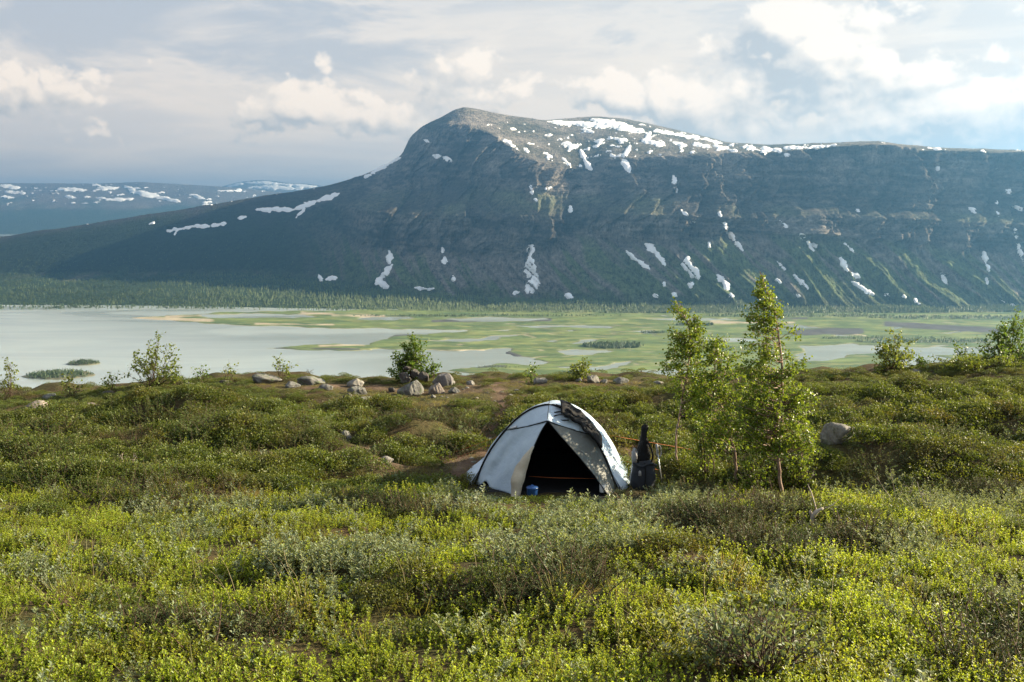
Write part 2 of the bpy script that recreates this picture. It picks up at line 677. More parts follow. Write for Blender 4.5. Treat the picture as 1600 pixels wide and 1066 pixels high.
rock_mat, b, out = new_mat('mountain_surface')
ca = b.attr('col').outputs['Color']
gco = b.node('ShaderNodeTexCoord').outputs['Object']
n1 = b.noise(gco, 0.045, 7, 0.68)
n2 = b.noise(gco, 0.22, 4, 0.65)
mp = b.node('ShaderNodeMapping')
mp.inputs['Scale'].default_value = (1.0, 0.3, 0.16)
b.l.new(gco, mp.inputs[0])
n3 = b.noise(mp.outputs[0], 0.16, 5, 0.7)
v = b.m('ADD', b.m('ADD', b.ramp(n1, 0.25, 0.75, 0.35, 1.35), b.ramp(n2, 0.25, 0.75, -0.3, 0.3)), b.ramp(n3, 0.3, 0.7, -0.3, 0.35))
cc = b.node('ShaderNodeMix', data_type='RGBA', blend_type='MULTIPLY')
cc.inputs[0].default_value = 1.0
b.put(cc.inputs[6], ca)
b.put(cc.inputs[7], b.vec(v, v, v))
principled(b, out, cc.outputs[2], 0.95, 0.1, b.m('ADD', b.m('ADD', n1, b.m('MULTIPLY', n2, 0.35)), b.m('MULTIPLY', n3, 0.5)), 16.0, 1.0)

# ---- the table mountain across the valley
u_m = np.concatenate([np.linspace(-700, -30, 60, endpoint=False), np.linspace(-30, 1630, 1150, endpoint=False), np.linspace(1630, 2300, 60)])
base_py = [(-700, 488), (0, 485), (150, 484), (300, 484), (500, 487), (700, 489), (850, 491), (1000, 492), (1200, 492), (1400, 491), (1600, 490), (2300, 490)]
L0 = [(x, y, Yz(x, y, LAKE_Z - 2.5)) for x, y in base_py]
L1 = [(-700, 436, 3900), (0, 432, 3900), (200, 431, 3850), (400, 430, 3700), (500, 440, 3450), (600, 452, 3230), (700, 460, 3080), (830, 468, 2930)] + \
     [(x, y, Yz(x, y, -253.0)) for x, y in ((1000, 478), (1200, 481), (1400, 481), (1600, 480), (2300, 480))]
L2 = [(-700, 425, 4000), (0, 402, 4050), (200, 385, 4050), (400, 358, 4000), (500, 356, 3950), (600, 394, 3430), (700, 400, 3290), (800, 397, 3170), (850, 390, 3120), (892, 366, 3200),
      (950, 380, 3080), (1000, 386, 2990), (1100, 374, 2960), (1200, 368, 2950), (1280, 371, 2950), (1400, 381, 2920), (1525, 394, 2890), (1600, 402, 2880), (2300, 410, 2850)]
L3 = [(-700, 415, 4060), (0, 386, 4150), (200, 360, 4170), (400, 330, 4200), (500, 318, 4130), (600, 334, 3560), (700, 338, 3430), (800, 338, 3270), (850, 338, 3200), (892, 338, 3270),
      (950, 336, 3170), (1000, 336, 3060), (1100, 338, 3020), (1200, 340, 3010), (1280, 334, 3010), (1400, 341, 2980), (1525, 348, 2940), (1600, 352, 2930), (2300, 360, 2900)]
L4 = [(-700, 410, 4120), (0, 377, 4230), (200, 347, 4270), (400, 315, 4330), (500, 303, 4300), (600, 300, 4050), (700, 292, 3800), (800, 295, 3520), (850, 302, 3400), (892, 306, 3430),
      (950, 306, 3350), (1000, 304, 3250), (1100, 319, 3130), (1200, 321, 3110), (1280, 320, 3110), (1400, 328, 3060), (1525, 333, 3020), (1600, 338, 3010), (2300, 345, 2980)]
L5 = [(-700, 405, 4180), (0, 372, 4300), (200, 342, 4350), (400, 310, 4420), (500, 295, 4440), (600, 263, 4420), (632, 244, 4400), (650, 222, 4330), (690, 193, 4200), (730, 196, 4120), (768, 209, 4000),
      (795, 228, 3860), (830, 250, 3740), (870, 262, 3660), (910, 264, 3640), (950, 248, 3640), (1000, 247, 3560), (1100, 241, 3470), (1200, 239, 3380), (1280, 231, 3300), (1370, 225, 3230),
      (1420, 230, 3200), (1450, 235, 3190), (1525, 237, 3170), (1600, 239, 3170), (2300, 248, 3140)]
L6 = [(-700, 404, 4220), (0, 370, 4360), (100, 356, 4390), (200, 340, 4420), (300, 325, 4460), (400, 308, 4500), (500, 293, 4550), (560, 277, 4560), (600, 259, 4560), (628, 243, 4560), (640, 214, 4480),
      (660, 197, 4430), (690, 183, 4400), (708, 172, 4400), (725, 167, 4420), (745, 170, 4480), (770, 176, 4520), (800, 181, 4600), (850, 188, 4700), (900, 184, 4950), (930, 182, 5000), (975, 185, 5000), (1000, 190, 5000),
      (1060, 203, 5000), (1100, 213, 4950), (1135, 222, 4900), (1200, 226, 4700), (1280, 224, 4300), (1320, 222, 3900), (1370, 221, 3800), (1420, 227, 3800), (1460, 230, 3850), (1525, 233, 3900), (1600, 235, 3900), (2300, 243, 3900)]
L7 = [(x, y + 60, Y + 900) for x, y, Y in L6]
ROWS = [34, 84, 66, 34, 84, 76, 12]
P, T = loft([L0, L1, L2, L3, L4, L5, L6, L7], u_m, ROWS, [25, 22, 12, 14, 12, 9, 4, 10])
R, C = P.shape[:2]
Tg = np.repeat(T[:, None], C, 1)
ug = np.repeat(u_m[None, :], R, 0)
X, Yg, Z = P[..., 0], P[..., 1], P[..., 2]


def bump_row(lo, hi, soft):
    return sstep(lo - soft, lo + soft, Tg) * (1 - sstep(hi - soft, hi + soft, Tg))


left_soft = sstep(430, 640, ug)                         # the long left ridge is smooth, no cliffs there
cliff = np.maximum(bump_row(2.0, 3.0, 0.16), bump_row(4.0, 5.0, 0.14)) * left_soft
bench = bump_row(3.0, 4.0, 0.2) * left_soft
talus = bump_row(1.0, 2.0, 0.25)
top = sstep(4.85, 5.15, Tg)
hgt = Z - LAKE_Z
# vertical buttresses and gullies, warped by height so that they do not run dead straight
wx = X + 60 * fbm(X / 420, Z / 260, 3, 3) - (Z) * 0.35
rib = 0.75 * fbm(wx / 210, Z / 620, 11, 4, 0.55) + 0.12 * (fbm(wx / 230, Z / 700, 13, 3, 0.55, True) - 0.35)
rib2 = 0.8 * fbm(wx / 75, Z / 200, 17, 4, 0.6)
rib3 = fbm(wx / 22, Z / 60, 23, 3, 0.6)
ledge = fbm(X / 500, (Z + 0.05 * X) / 26, 31, 3, 0.6)
amp_big = cliff * 105 + bench * 110 + talus * 42 * sstep(1.2, 2.0, Tg) * left_soft + 6 * top
disp = amp_big * rib + (cliff * 44 + bench * 46 + talus * 8 * left_soft) * rib2 + (cliff * 12 + bench * 12 + talus * 2.5) * rib3 + cliff * 14 * ledge
# streaked gullies on the scree, leaning down to the right
gx = X + (Z) * 0.8 + 25 * fbm(X / 200, Z / 200, 41, 2)
gul = fbm(gx / 55, Z / 600, 43, 3, 0.55, True) - 0.3
disp += talus * left_soft * 15 * gul
fade = 1 - sstep(5.82, 5.98, Tg) * 0.8
Y2 = Yg - disp * fade
P2 = P.copy()
P2[..., 1] = Y2
P2[..., 0] = X + 0.35 * disp * fade * (cliff + bench)
rough_top = 5.0 * fbm(X / 130, Yg / 130, 51, 4) + 1.6 * fbm(X / 26, Yg / 26, 57, 3)
P2[..., 2] = Z + rough_top * (0.35 + 0.45 * top) * sstep(0.7, 1.2, Tg) * (1 - 0.55 * sstep(5.85, 6.0, Tg)) + 1.2 * noise2(X / 9, Yg / 9, 5) * (0.4 + top * (1 - sstep(5.9, 6, Tg)))
P2[..., 2] += sstep(0.15, 1.0, Tg) * (1 - sstep(1.0, 1.6, Tg)) * 6 * fbm(X / 180, Yg / 180, 61, 3)

# base colours of the ground: rock, scree, heath, wood floor
rock_dark = np.array([0.055, 0.051, 0.049])
rock_lite = np.array([0.27, 0.235, 0.205])
scree = np.array([0.215, 0.185, 0.165])
heath = np.array([0.095, 0.092, 0.066])
green = np.array([0.118, 0.150, 0.066])
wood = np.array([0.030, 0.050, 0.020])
n_a = fbm(X / 160, Z / 110, 71, 5, 0.6)
n_b = fbm(gx / 42, Z / 420, 77, 4, 0.6)
n_c = fbm(X / 40, Z / 14, 79, 4, 0.6)


def lerp(a, b, t):
    return a + (b - a) * np.clip(t, 0, 1)[..., None]


colr = lerp(rock_dark, rock_lite, 0.30 + 0.50 * n_c * 0.6 + 0.55 * n_a + np.clip(rib3, 0, 1) * 0.2)
tal_c = lerp(np.broadcast_to(scree, P.shape), green, sstep(-0.25, 0.35, n_b + (1.55 - Tg) * 0.75 + 0.35 * n_a + 0.35 * (ug > 1040) * sstep(1000, 1250, ug) - 0.55 * sstep(880, 860, ug) * sstep(660, 800, ug)))
colr = lerp(colr, tal_c, talus)
colr = lerp(colr, lerp(np.broadcast_to(rock_dark * 1.25, P.shape), green * 0.9, 0.25 + 0.9 * n_a), bench * 0.65)
top_c = lerp(np.broadcast_to(heath, P.shape), rock_lite * 0.95, 0.45 + 0.8 * n_a)
colr = lerp(colr, top_c, top)
# left ridge: wooded below, heath above, all darkened to paint in its shade
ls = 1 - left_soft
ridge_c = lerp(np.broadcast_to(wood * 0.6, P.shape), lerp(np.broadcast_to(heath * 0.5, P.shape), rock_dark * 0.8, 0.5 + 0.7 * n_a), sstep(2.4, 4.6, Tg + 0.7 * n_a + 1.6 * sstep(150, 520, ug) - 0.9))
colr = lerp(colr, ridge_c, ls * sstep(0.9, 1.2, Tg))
foot = 1 - sstep(0.95, 1.22, Tg + 0.25 * n_a)
colr = lerp(colr, lerp(np.broadcast_to(wood * 1.25, P.shape), green * 0.65, sstep(350, 800, ug)), foot)
# a pale fresh rockfall scar in the cliff at the right and reddish rock on the prow's edge
spx, spy = proj(P2)
scar = np.clip(stroke_mask(spx, spy, [(1466, 243, 1464, 262, 4), (1470, 240, 1485, 238, 3)]) / 3 + 0.5 * n_c, 0, 1)
colr = lerp(colr, np.broadcast_to(np.array([0.34, 0.26, 0.19]), P.shape), scar)
edge = np.clip(stroke_mask(spx, spy, [(812, 262, 826, 300, 9), (826, 300, 840, 345, 9)]) / 8, 0, 1) * np.clip(0.5 + n_c, 0, 1)
colr = lerp(colr, np.broadcast_to(np.array([0.21, 0.165, 0.135]), P.shape), edge)

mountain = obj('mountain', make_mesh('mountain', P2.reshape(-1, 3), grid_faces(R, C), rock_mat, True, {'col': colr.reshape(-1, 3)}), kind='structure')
tag(mountain, 'dark flat-topped mountain with cliffs and snow fields across the lake')
SNOW = [(628, 245, 570, 277, 2.6), (530, 303, 492, 315, 3.5), (492, 315, 462, 327, 4.2), (462, 327, 402, 328, 3.6), (474, 329, 463, 339, 2), (352, 349, 330, 352, 2.5), (326, 353, 300, 354, 3.2), (296, 355, 262, 361, 2.6),
        (278, 359, 272, 366, 2), (372, 341, 384, 339, 2), (240, 348, 232, 351, 2), (609, 395, 608, 411, 5.5), (612, 414, 596, 434, 4.5), (596, 434, 588, 443, 6), (592, 440, 606, 450, 5.5), (691, 388, 692, 398, 3), (694, 402, 696, 412, 4),
        (708, 432, 709, 440, 3), (831, 384, 829, 398, 6), (828, 403, 826, 432, 8), (834, 415, 833, 430, 5), (838, 430, 832, 455, 8), (826, 440, 824, 457, 4), (812, 456, 802, 459, 3), (884, 462, 894, 465, 5), (498, 430, 503, 438, 3.5), (510, 437, 526, 434, 3),
        (676, 243, 690, 244, 3.2), (690, 244, 705, 252, 3), (648, 450, 676, 452, 2), (662, 219, 671, 223, 2),
        (856, 189, 905, 194, 3.2), (895, 192, 950, 198, 5.5), (925, 187, 985, 198, 6.5), (960, 200, 1005, 205, 4.5), (905, 201, 930, 207, 2.2), (1015, 208, 1008, 222, 6), (1005, 220, 1040, 228, 4.5), (1022, 204, 1060, 210, 3.5),
        (1060, 210, 1100, 218, 3.4), (1100, 218, 1128, 224, 2.5), (1052, 222, 1075, 229, 3.5), (1085, 226, 1112, 230, 2.8), (1115, 228, 1150, 236, 3), (1160, 227, 1190, 236, 3.2), (1188, 232, 1222, 236, 4.2), (1225, 231, 1262, 230, 3), (1262, 231, 1300, 228, 2.6),
        (880, 224, 902, 231, 5.5), (907, 236, 915, 252, 5), (915, 252, 924, 266, 4.2), (985, 228, 974, 246, 5), (972, 248, 984, 268, 5.2), (930, 221, 945, 219, 3), (928, 229, 945, 222, 3), (956, 216, 980, 219, 2.4), (788, 220, 805, 229, 3),
        (826, 224, 834, 225, 2), (797, 200, 808, 203, 2), (850, 238, 862, 246, 2), (880, 247, 894, 264, 2), (818, 232, 826, 238, 2.4), (955, 242, 960, 243, 2.4), (829, 292, 832, 303, 3), (852, 297, 860, 293, 3), (836, 311, 838, 313, 2), (890, 325, 891, 328, 3),
        (1053, 276, 1054, 288, 4), (1056, 293, 1057, 299, 2), (1131, 347, 1137, 362, 4), (1137, 362, 1148, 376, 4), (1148, 376, 1161, 392, 3), (1124, 333, 1126, 336, 2.5), (1066, 330, 1074, 337, 2), (1083, 346, 1085, 348, 2), (1010, 382, 1024, 394, 5.5), (1024, 394, 1039, 413, 4),
        (979, 394, 995, 406, 3.4), (995, 406, 1015, 421, 3), (1107, 379, 1109, 386, 2), (1074, 406, 1072, 420, 9), (1078, 418, 1090, 433, 9), (1078, 444, 1080, 446, 4), (1122, 431, 1131, 440, 5), (1131, 440, 1139, 452, 5.5), (1142, 461, 1144, 463, 2.5),
        (1219, 345, 1231, 356, 2.6), (1251, 366, 1259, 374, 4), (1258, 374, 1272, 392, 2.2), (1271, 381, 1277, 389, 3), (1320, 380, 1336, 396, 1.8), (1313, 404, 1324, 422, 5), (1333, 428, 1343, 433, 4), (1330, 440, 1350, 452, 3), (1350, 452, 1365, 460, 3.4),
        (1241, 431, 1262, 451, 3.2), (1215, 409, 1228, 422, 1.8), (1214, 437, 1220, 442, 2), (1245, 459, 1251, 464, 2.5), (1538, 394, 1541, 412, 4.4), (1541, 412, 1546, 423, 3), (1541, 434, 1543, 444, 2.5), (1514, 325, 1525, 332, 4), (1585, 355, 1590, 378, 2.6), (1590, 378, 1598, 406, 3.2),
        (1472, 427, 1480, 445, 2.8), (1560, 255, 1556, 272, 2), (1559, 306, 1557, 322, 1.6), (1556, 324, 1562, 340, 1.6), (1574, 299, 1578, 299, 2.5), (1583, 320, 1597, 329, 3), (1340, 329, 1342, 330, 2), (1050, 458, 1058, 463, 3), (1020, 461, 1028, 463, 2.6), (1037, 444, 1038, 446, 2.6), (1384, 461, 1388, 463, 2), (1412, 463, 1415, 465, 2),
        (1430, 470, 1436, 474, 2.4), (1565, 470, 1569, 472, 2), (1582, 477, 1586, 478, 2), (1190, 237, 1196, 240, 2), (1228, 242, 1231, 243, 2), (1464, 262, 1466, 266, 2.5), (1532, 236, 1540, 238, 2), (1450, 231, 1478, 234, 1.4)]
SNOW = [(a, b_, c, d, w * (0.82 if b_ < 240 else 1.0)) for a, b_, c, d, w in SNOW]
sm_ = stroke_mask(spx, spy, SNOW, 0.6)
wob = 2.2 * fbm(spx / 12, spy / 7, 91, 4, 0.6) + 0.1
Msn = (sm_ + wob) / 2.2
spots = fbm(spx / 16, spy / 5.5, 95, 3, 0.6) - 0.82 + 0.30 * top * sstep(820, 900, ug) * (1 - sstep(1240, 1330, ug))
Msn = np.maximum(Msn, np.where((top > 0.6) & (Tg < 5.9), spots * 3, -9))
Msn[Tg > 5.97] = -9
Msn[:, (u_m < -25) | (u_m > 1625)] = -9
snow_children(mountain, P2, Msn, 2.2, snow_mat)

# ---- far ranges at the left
def far_hills(name, sky_line, base_line, mid, u, rows, seed, strokes, label, snow_amt, y_lo, y_hi):
    Pf, Tf = loft([base_line, mid, sky_line, [(x, y + 14, Y + 2500) for x, y, Y in sky_line]], u, rows, [30, 30, 6, 10])
    Rr, Cc = Pf.shape[:2]
    Tt = np.repeat(Tf[:, None], Cc, 1)
    x, y, z = Pf[..., 0], Pf[..., 1], Pf[..., 2]
    d = fbm(x / 1500, y / 2200, seed, 5, 0.5)
    Pf[..., 2] = z + 55 * d * sstep(0.2, 1.0, Tt) * (1 - 0.8 * sstep(1.8, 2.0, Tt))
    sx, sy = proj(Pf)
    nn = fbm(x / 500, z / 120, seed + 5, 4)
    c = lerp(np.broadcast_to(np.array([0.055, 0.075, 0.04]), Pf.shape), np.array([0.15, 0.125, 0.105]), sstep(0.75, 1.3, Tt + 0.35 * nn))
    o = obj(name, make_mesh(name, Pf.reshape(-1, 3), grid_faces(Rr, Cc), rock_mat, True, {'col': c.reshape(-1, 3)}), kind='structure')
    tag(o, label)
    m = (stroke_mask(sx, sy, strokes, 0.6) + 1.6 * fbm(sx / 8, sy / 3, seed + 9, 3, 0.6)) / 2
    sp = fbm(sx / 24, sy / 4.5, seed + 13, 4, 0.62) - 0.60 + snow_amt * sstep(y_hi, y_lo, sy)
    m = np.maximum(m, np.where(Tt < 1.97, sp * 3.2 * sstep(y_hi + 4, y_hi - 6, sy) - 2.5 * sstep(y_hi - 6, y_hi + 4, sy), -9))
    m[Tt > 1.98] = -9
    snow_children(o, Pf, m, 7.0, snow_mat, 42)
    return o


u_f = np.linspace(-900, 640, 560)
FAR_Z = -200.0
far_hills('far_range', [(-900, 300, 13500), (-300, 290, 13500), (0, 286, 13500), (100, 287, 13500), (160, 287, 13400), (222, 284, 13200), (250, 286, 13300), (300, 289, 13500), (350, 293, 13600), (420, 299, 13800), (640, 320, 14500)],
          [(x, 366.2, Yz(x, 366.2, FAR_Z - 1)) for x in (-900, 640)], [(-900, 335, 11300), (0, 325, 11400), (200, 322, 11400), (350, 325, 11500), (640, 340, 12000)], u_f, [26, 60, 60 // 2, ][:2] + [6], 201,
          [(195, 291, 218, 303, 3), (212, 300, 250, 308, 4), (250, 308, 282, 316, 2.6), (150, 296, 185, 293, 2.5), (165, 312, 208, 311, 2.4), (0, 290, 30, 294, 3), (8, 300, 40, 302, 2), (90, 296, 135, 297, 2.6), (205, 286, 222, 284, 1.5), (300, 305, 320, 311, 2), (316, 318, 330, 325, 1.5)],
          'low brown far range streaked with snow beyond the left ridge', 0.06, 286, 322)
far_hills('far_fell', [(-900, 330, 17000), (200, 320, 17000), (320, 299, 17000), (350, 291, 17000), (375, 284, 17000), (405, 281, 17000), (430, 282.5, 17000), (455, 287, 17000), (480, 287, 17000), (505, 291, 17000), (560, 304, 17000), (640, 320, 17000)],
          [(-900, 350, 15000), (640, 350, 15000)], [(-900, 338, 15800), (640, 330, 15800)], np.linspace(200, 640, 260), [8, 60, 6], 301,
          [(355, 292, 380, 285, 2.5), (380, 285, 440, 287, 2.2), (400, 292, 470, 295, 3), (440, 288, 495, 292, 2.5), (360, 297, 400, 298, 2.2)], 'snowy rounded fell farthest away, just left of the mountain ridge', 0.30, 282, 300)

# ---- lake: one sheet of silty water under everything in the valley
water_mat, b, out = new_mat('silty_water')
gco = b.node('ShaderNodeTexCoord').outputs['Object']
mp = b.node('ShaderNodeMapping')
mp.inputs['Scale'].default_value = (0.3, 1.0, 1.0)
b.l.new(gco, mp.inputs[0])
n1 = b.noise(mp.outputs[0], 0.35, 3, 0.6)
n2 = b.noise(mp.outputs[0], 0.006, 5, 0.6, 0.8)
p_ = principled(b, out, b.mix(b.ramp(n2, 0.3, 0.7), (0.33, 0.375, 0.355), (0.38, 0.425, 0.40)), b.ramp(n2, 0.35, 0.65, 0.10, 0.24), 0.5, n1, 0.05, 0.35)
p_.inputs['IOR'].default_value = 1.33
xs = np.linspace(-9000, 9000, 10)
ys = np.linspace(300, 10500, 10)
gx_, gy_ = np.meshgrid(xs, ys)
lake = obj('lake', make_mesh('lake', np.stack([gx_, gy_, np.full_like(gx_, LAKE_Z)], -1).reshape(-1, 3), grid_faces(10, 10), water_mat, False), kind='structure')
ys = np.linspace(6000, 14000, 6)
gx_, gy_ = np.meshgrid(xs, ys)
obj('far_lake', make_mesh('far_lake', np.stack([gx_ * 1.2 - 3000, gy_, np.full_like(gx_, FAR_Z)], -1).reshape(-1, 3), grid_faces(6, 10), water_mat, False), kind='structure')

# ---- river delta: low land rising out of the lake, with ponds and channels
def poly_mask(px, py, poly):
    inside = np.zeros(px.shape, bool)
    n = len(poly)
    for i in range(n):
        x0, y0 = poly[i]
        x1, y1 = poly[(i + 1) % n]
        if y0 == y1:
            continue
        c = ((y0 > py) != (y1 > py)) & (px < (x1 - x0) * (py - y0) / (y1 - y0) + x0)
        inside ^= c
    return inside


def blur(a, n, axis):
    w = np.hanning(2 * n + 3)[1:-1]
    w /= w.sum()
    pad = [(0, 0), (0, 0)]
    pad[axis] = (n, n)
    ap = np.pad(a, pad, mode='edge')
    return np.apply_along_axis(lambda r: np.convolve(r, w, 'valid'), axis, ap)


rx = np.arange(-420, 2020, 2.0)
ry = np.arange(484, 622, 0.4)
gx2, gy2 = np.meshgrid(rx, ry)
wx_ = gx2 + 10 * fbm(gx2 / 60, gy2 / 8, 401, 4, 0.55)
wy_ = gy2 + 1.7 * fbm(gx2 / 45, gy2 / 6, 411, 4, 0.55)
LAND = [[(198, 497), (250, 493), (330, 489.5), (420, 487), (600, 484), (1000, 484), (2100, 480), (2100, 640), (1000, 640), (850, 606), (800, 588), (735, 584), (690, 580), (720, 577), (765, 570), (800, 569), (838, 571), (856, 566), (800, 556), (786, 550), (800, 545),
         (770, 546), (700, 549), (640, 546), (585, 546), (500, 548), (405, 544), (470, 541.5), (500, 538), (570, 539), (578, 535), (600, 530), (615, 524), (660, 522), (718, 519), (726, 516), (690, 515.5), (640, 515), (540, 513), (450, 511), (340, 507), (260, 501)]]
WATER = [[(300, 492), (400, 490.5), (480, 492), (500, 496), (440, 497.5), (330, 496)], [(690, 499), (760, 496.5), (860, 498), (840, 501), (740, 503)], [(570, 497), (640, 496), (640, 498.5), (560, 500)],
         [(800, 509), (900, 508), (960, 511), (900, 513), (830, 512)], [(1255, 541), (1330, 538), (1430, 543), (1560, 543), (1560, 551), (1480, 556), (1420, 559), (1385, 551), (1330, 556), (1290, 563), (1250, 566)],
         [(1400, 560), (1450, 556), (1520, 566), (1480, 580), (1420, 578)], [(868, 549), (900, 546.5), (955, 548), (930, 555), (880, 554)], [(975, 566), (990, 563), (975, 572), (930, 580), (900, 582), (890, 579), (940, 574)], [(905, 531), (935, 529), (915, 537), (895, 538)],
         [(1000, 580), (1050, 577), (1100, 580), (1060, 590), (1000, 588)], [(1100, 531), (1150, 529), (1190, 532), (1150, 536)], [(1560, 528), (1640, 526), (1700, 530), (1620, 534)], [(1000, 499), (1080, 497), (1150, 499), (1080, 502)],
         [(650, 533), (720, 531), (760, 527), (800, 523), (812, 524), (770, 531), (720, 535)], [(1170, 512), (1240, 509), (1290, 512), (1220, 515)]]
lm = np.zeros(gx2.shape)
for pl in LAND:
    lm[poly_mask(wx_, wy_, pl)] = 1
for pl in WATER:
    lm[poly_mask(wx_, wy_, pl)] = 0
# winding side channels
ch = np.abs(fbm(gx2 / 150, (gy2 + 0.02 * gx2) / 13, 421, 2, 0.5))
lm[(ch < 0.014) & (gx2 > 560)] = 0
lm = blur(blur(lm, 2, 0), 3, 1) - 0.5
land = lm * 4.0
dcol_n = fbm(gx2 / 110, gy2 / 7, 431, 4, 0.6)
dcol_m = fbm(gx2 / 55, gy2 / 4, 441, 4, 0.6)
g_a = np.array([0.150, 0.190, 0.062])
g_b = np.array([0.085, 0.125, 0.046])
g_c = np.array([0.225, 0.235, 0.090])
sand = np.array([0.40, 0.34, 0.24])
dark_ground = np.array([0.085, 0.082, 0.080])
dc = lerp(np.broadcast_to(g_b, gx2.shape + (3,)), g_a, 0.5 + 0.9 * dcol_n)
dc = lerp(dc, g_c, 0.7 * sstep(0.0, 0.8, dcol_m))
edge_ = 1 - sstep(0.05, 0.42, lm + 0.12 * dcol_m)
dc = lerp(dc, np.broadcast_to(lerp(np.broadcast_to(sand, dc.shape), dark_ground, sstep(-0.2, 0.5, dcol_n)), dc.shape), edge_ * 0.55)
sandy = [(205, 498, 330, 501, 3), (260, 496, 330, 494, 2), (500, 541, 570, 540, 2.2), (520, 493, 600, 495, 2.5), (400, 507, 520, 508, 1.5), (470, 489, 520, 492, 2.5), (1110, 504, 1240, 505, 2), (1330, 522, 1352, 525, 2), (670, 548, 770, 548, 1.2)]
sw = np.clip((stroke_mask(gx2, gy2, sandy) + 1.5 * dcol_m) / 1.5, 0, 1)
dc = lerp(dc, np.broadcast_to(sand, dc.shape), sw)
dark_patches = [(675, 502, 860, 500, 3), (1240, 520, 1345, 518, 6), (1385, 507, 1560, 517, 5), (430, 544.5, 560, 547, 1.8), (575, 529, 640, 523, 2.5), (790, 551, 815, 560, 4), (745, 574, 790, 573, 2.5), (1180, 499, 1260, 498, 2)]  # darker patches on the delta flats
mw = np.clip((stroke_mask(gx2, gy2, dark_patches) + 1.5 * dcol_m) / 2, 0, 1)
dc = lerp(dc, np.broadcast_to(dark_ground, dc.shape), mw)
Pd = at_z(gx2, gy2, LAKE_Z)
Pd[..., 2] = LAKE_Z + np.clip(land, -1.2, 1.1) + 0.25 * dcol_m
delta_mat, b, out = new_mat('delta_ground')
ca = b.attr('col').outputs['Color']
gco = b.node('ShaderNodeTexCoord').outputs['Object']
n1 = b.noise(gco, 0.02, 6, 0.65)
v = b.ramp(n1, 0.3, 0.7, 0.75, 1.2)
cc = b.node('ShaderNodeMix', data_type='RGBA', blend_type='MULTIPLY')
cc.inputs[0].default_value = 1.0
b.put(cc.inputs[6], ca)
b.put(cc.inputs[7], b.vec(v, v, v))
principled(b, out, cc.outputs[2], 0.95, 0.1, n1, 3.0, 0.5)
sel = (slice(None, None, 1), slice(None, None, 2))
Pds = Pd[sel]
obj('delta', make_mesh('delta', Pds.reshape(-1, 3), grid_faces(*Pds.shape[:2]), delta_mat, True, {'col': dc[sel].reshape(-1, 3)}), kind='structure')

# ---- far woods: the apron below the mountain, groves on the delta, islands in the lake
bark_far = plain_mat('far_wood_bark', (0.10, 0.08, 0.06), 0.9)
spruce_leaf = leaf_mat('spruce_foliage', (0.036, 0.068, 0.024), (0.070, 0.112, 0.038), (0.052, 0.082, 0.030), 0.25, (0.135, 0.185, 0.060))
far_src = []
for k in range(6):
    g = Geo()
    conifer = k < 3
    g.tube([(0, 0, -0.5), (0, 0, 3.0)], [0.16, 0.1], 4, 0.5, 1)
    rs = np.random.default_rng(500 + k)
    if conifer:
        for q in range(5):
            z0 = 0.8 + q * 1.55
            r0 = 1.5 * (1 - q / 5.6)
            a = np.linspace(0, 2 * math.pi, 7, endpoint=False)
            rr = r0 * rs.uniform(0.65, 1.2, 7)
            lo = np.stack([np.cos(a) * rr, np.sin(a) * rr, z0 + rs.uniform(-0.3, 0.3, 7)], 1)
            hi = np.stack([np.cos(a) * 0.12, np.sin(a) * 0.12, np.full(7, z0 + 2.1)], 1)
            g.add(np.concatenate([lo, hi]), grid_faces(2, 7, 0, True), rs.random(14), 0)
    else:
        nl = 90
        d = norm(rs.normal(size=(nl, 3)))
        c = np.array([0, 0, 3.6])
        Pn = c + d * np.array([1.7, 1.7, 2.7]) * rs.uniform(0.55, 1.0, (nl, 1))
        g.leaves(Pn, norm(d + rs.normal(size=(nl, 3)) * 0.6), norm(rs.normal(size=(nl, 3)) + d), rs.uniform(0.8, 1.4, nl), rs.uniform(0.7, 1.1, nl), var=rs.random(nl))
    far_src.append(source('far_tree_shape', g.mesh('far_tree_shape', [spruce_leaf, bark_far], False)))

pts, tin = [], []
flat = P2.reshape(R, C, 3)
NT = 46000
fr = rng.random(NT)
tt = np.where(rng.random(NT) < 0.86, rng.random(NT), 1 + rng.random(NT) ** 1.8 * 0.9)
ri = np.interp(tt, T, np.arange(R))
ci = np.interp(rng.uniform(-500, 2000, NT), u_m, np.arange(C))
r0, c0_ = np.clip(ri.astype(int), 0, R - 2), np.clip(ci.astype(int), 0, C - 2)
fr, fc = (ri - r0)[:, None], (ci - c0_)[:, None]
Pf_ = flat[r0, c0_] * (1 - fr) * (1 - fc) + flat[r0 + 1, c0_] * fr * (1 - fc) + flat[r0, c0_ + 1] * (1 - fr) * fc + flat[r0 + 1, c0_ + 1] * fr * fc
dens = 0.55 + 0.9 * fbm(Pf_[:, 0] / 260, Pf_[:, 1] / 260, 601, 3)
pxf, pyf = proj(Pf_)
msk_sn = stroke_mask(pxf, pyf, SNOW) > -1.5
tal_keep = np.where(tt > 1, 0.55 - 0.6 * (tt - 1) + 0.5 * fbm(pxf / 30, pyf / 60, 611, 3) + 0.25 * (pxf < 430) + 0.1 * (pxf > 1000) - 0.55 * ((pxf > 520) & (pxf < 960)), 1.0)
keep = (rng.random(NT) < np.clip(dens, 0.25, 1)) & (~msk_sn) & (rng.random(NT) < tal_keep)
Pf_, pxf, tt = Pf_[keep], pxf[keep], tt[keep]
birchy = np.clip(0.28 + 0.62 * sstep(150, 620, pxf) + 0.35 * fbm(Pf_[:, 0] / 300, Pf_[:, 1] / 300, 621, 2), 0, 1)
pts.append(Pf_)
tin.append(birchy)
szs = [np.where(tt > 1, 0.6, 1.0) * rng.uniform(0.7, 1.35, len(Pf_))]


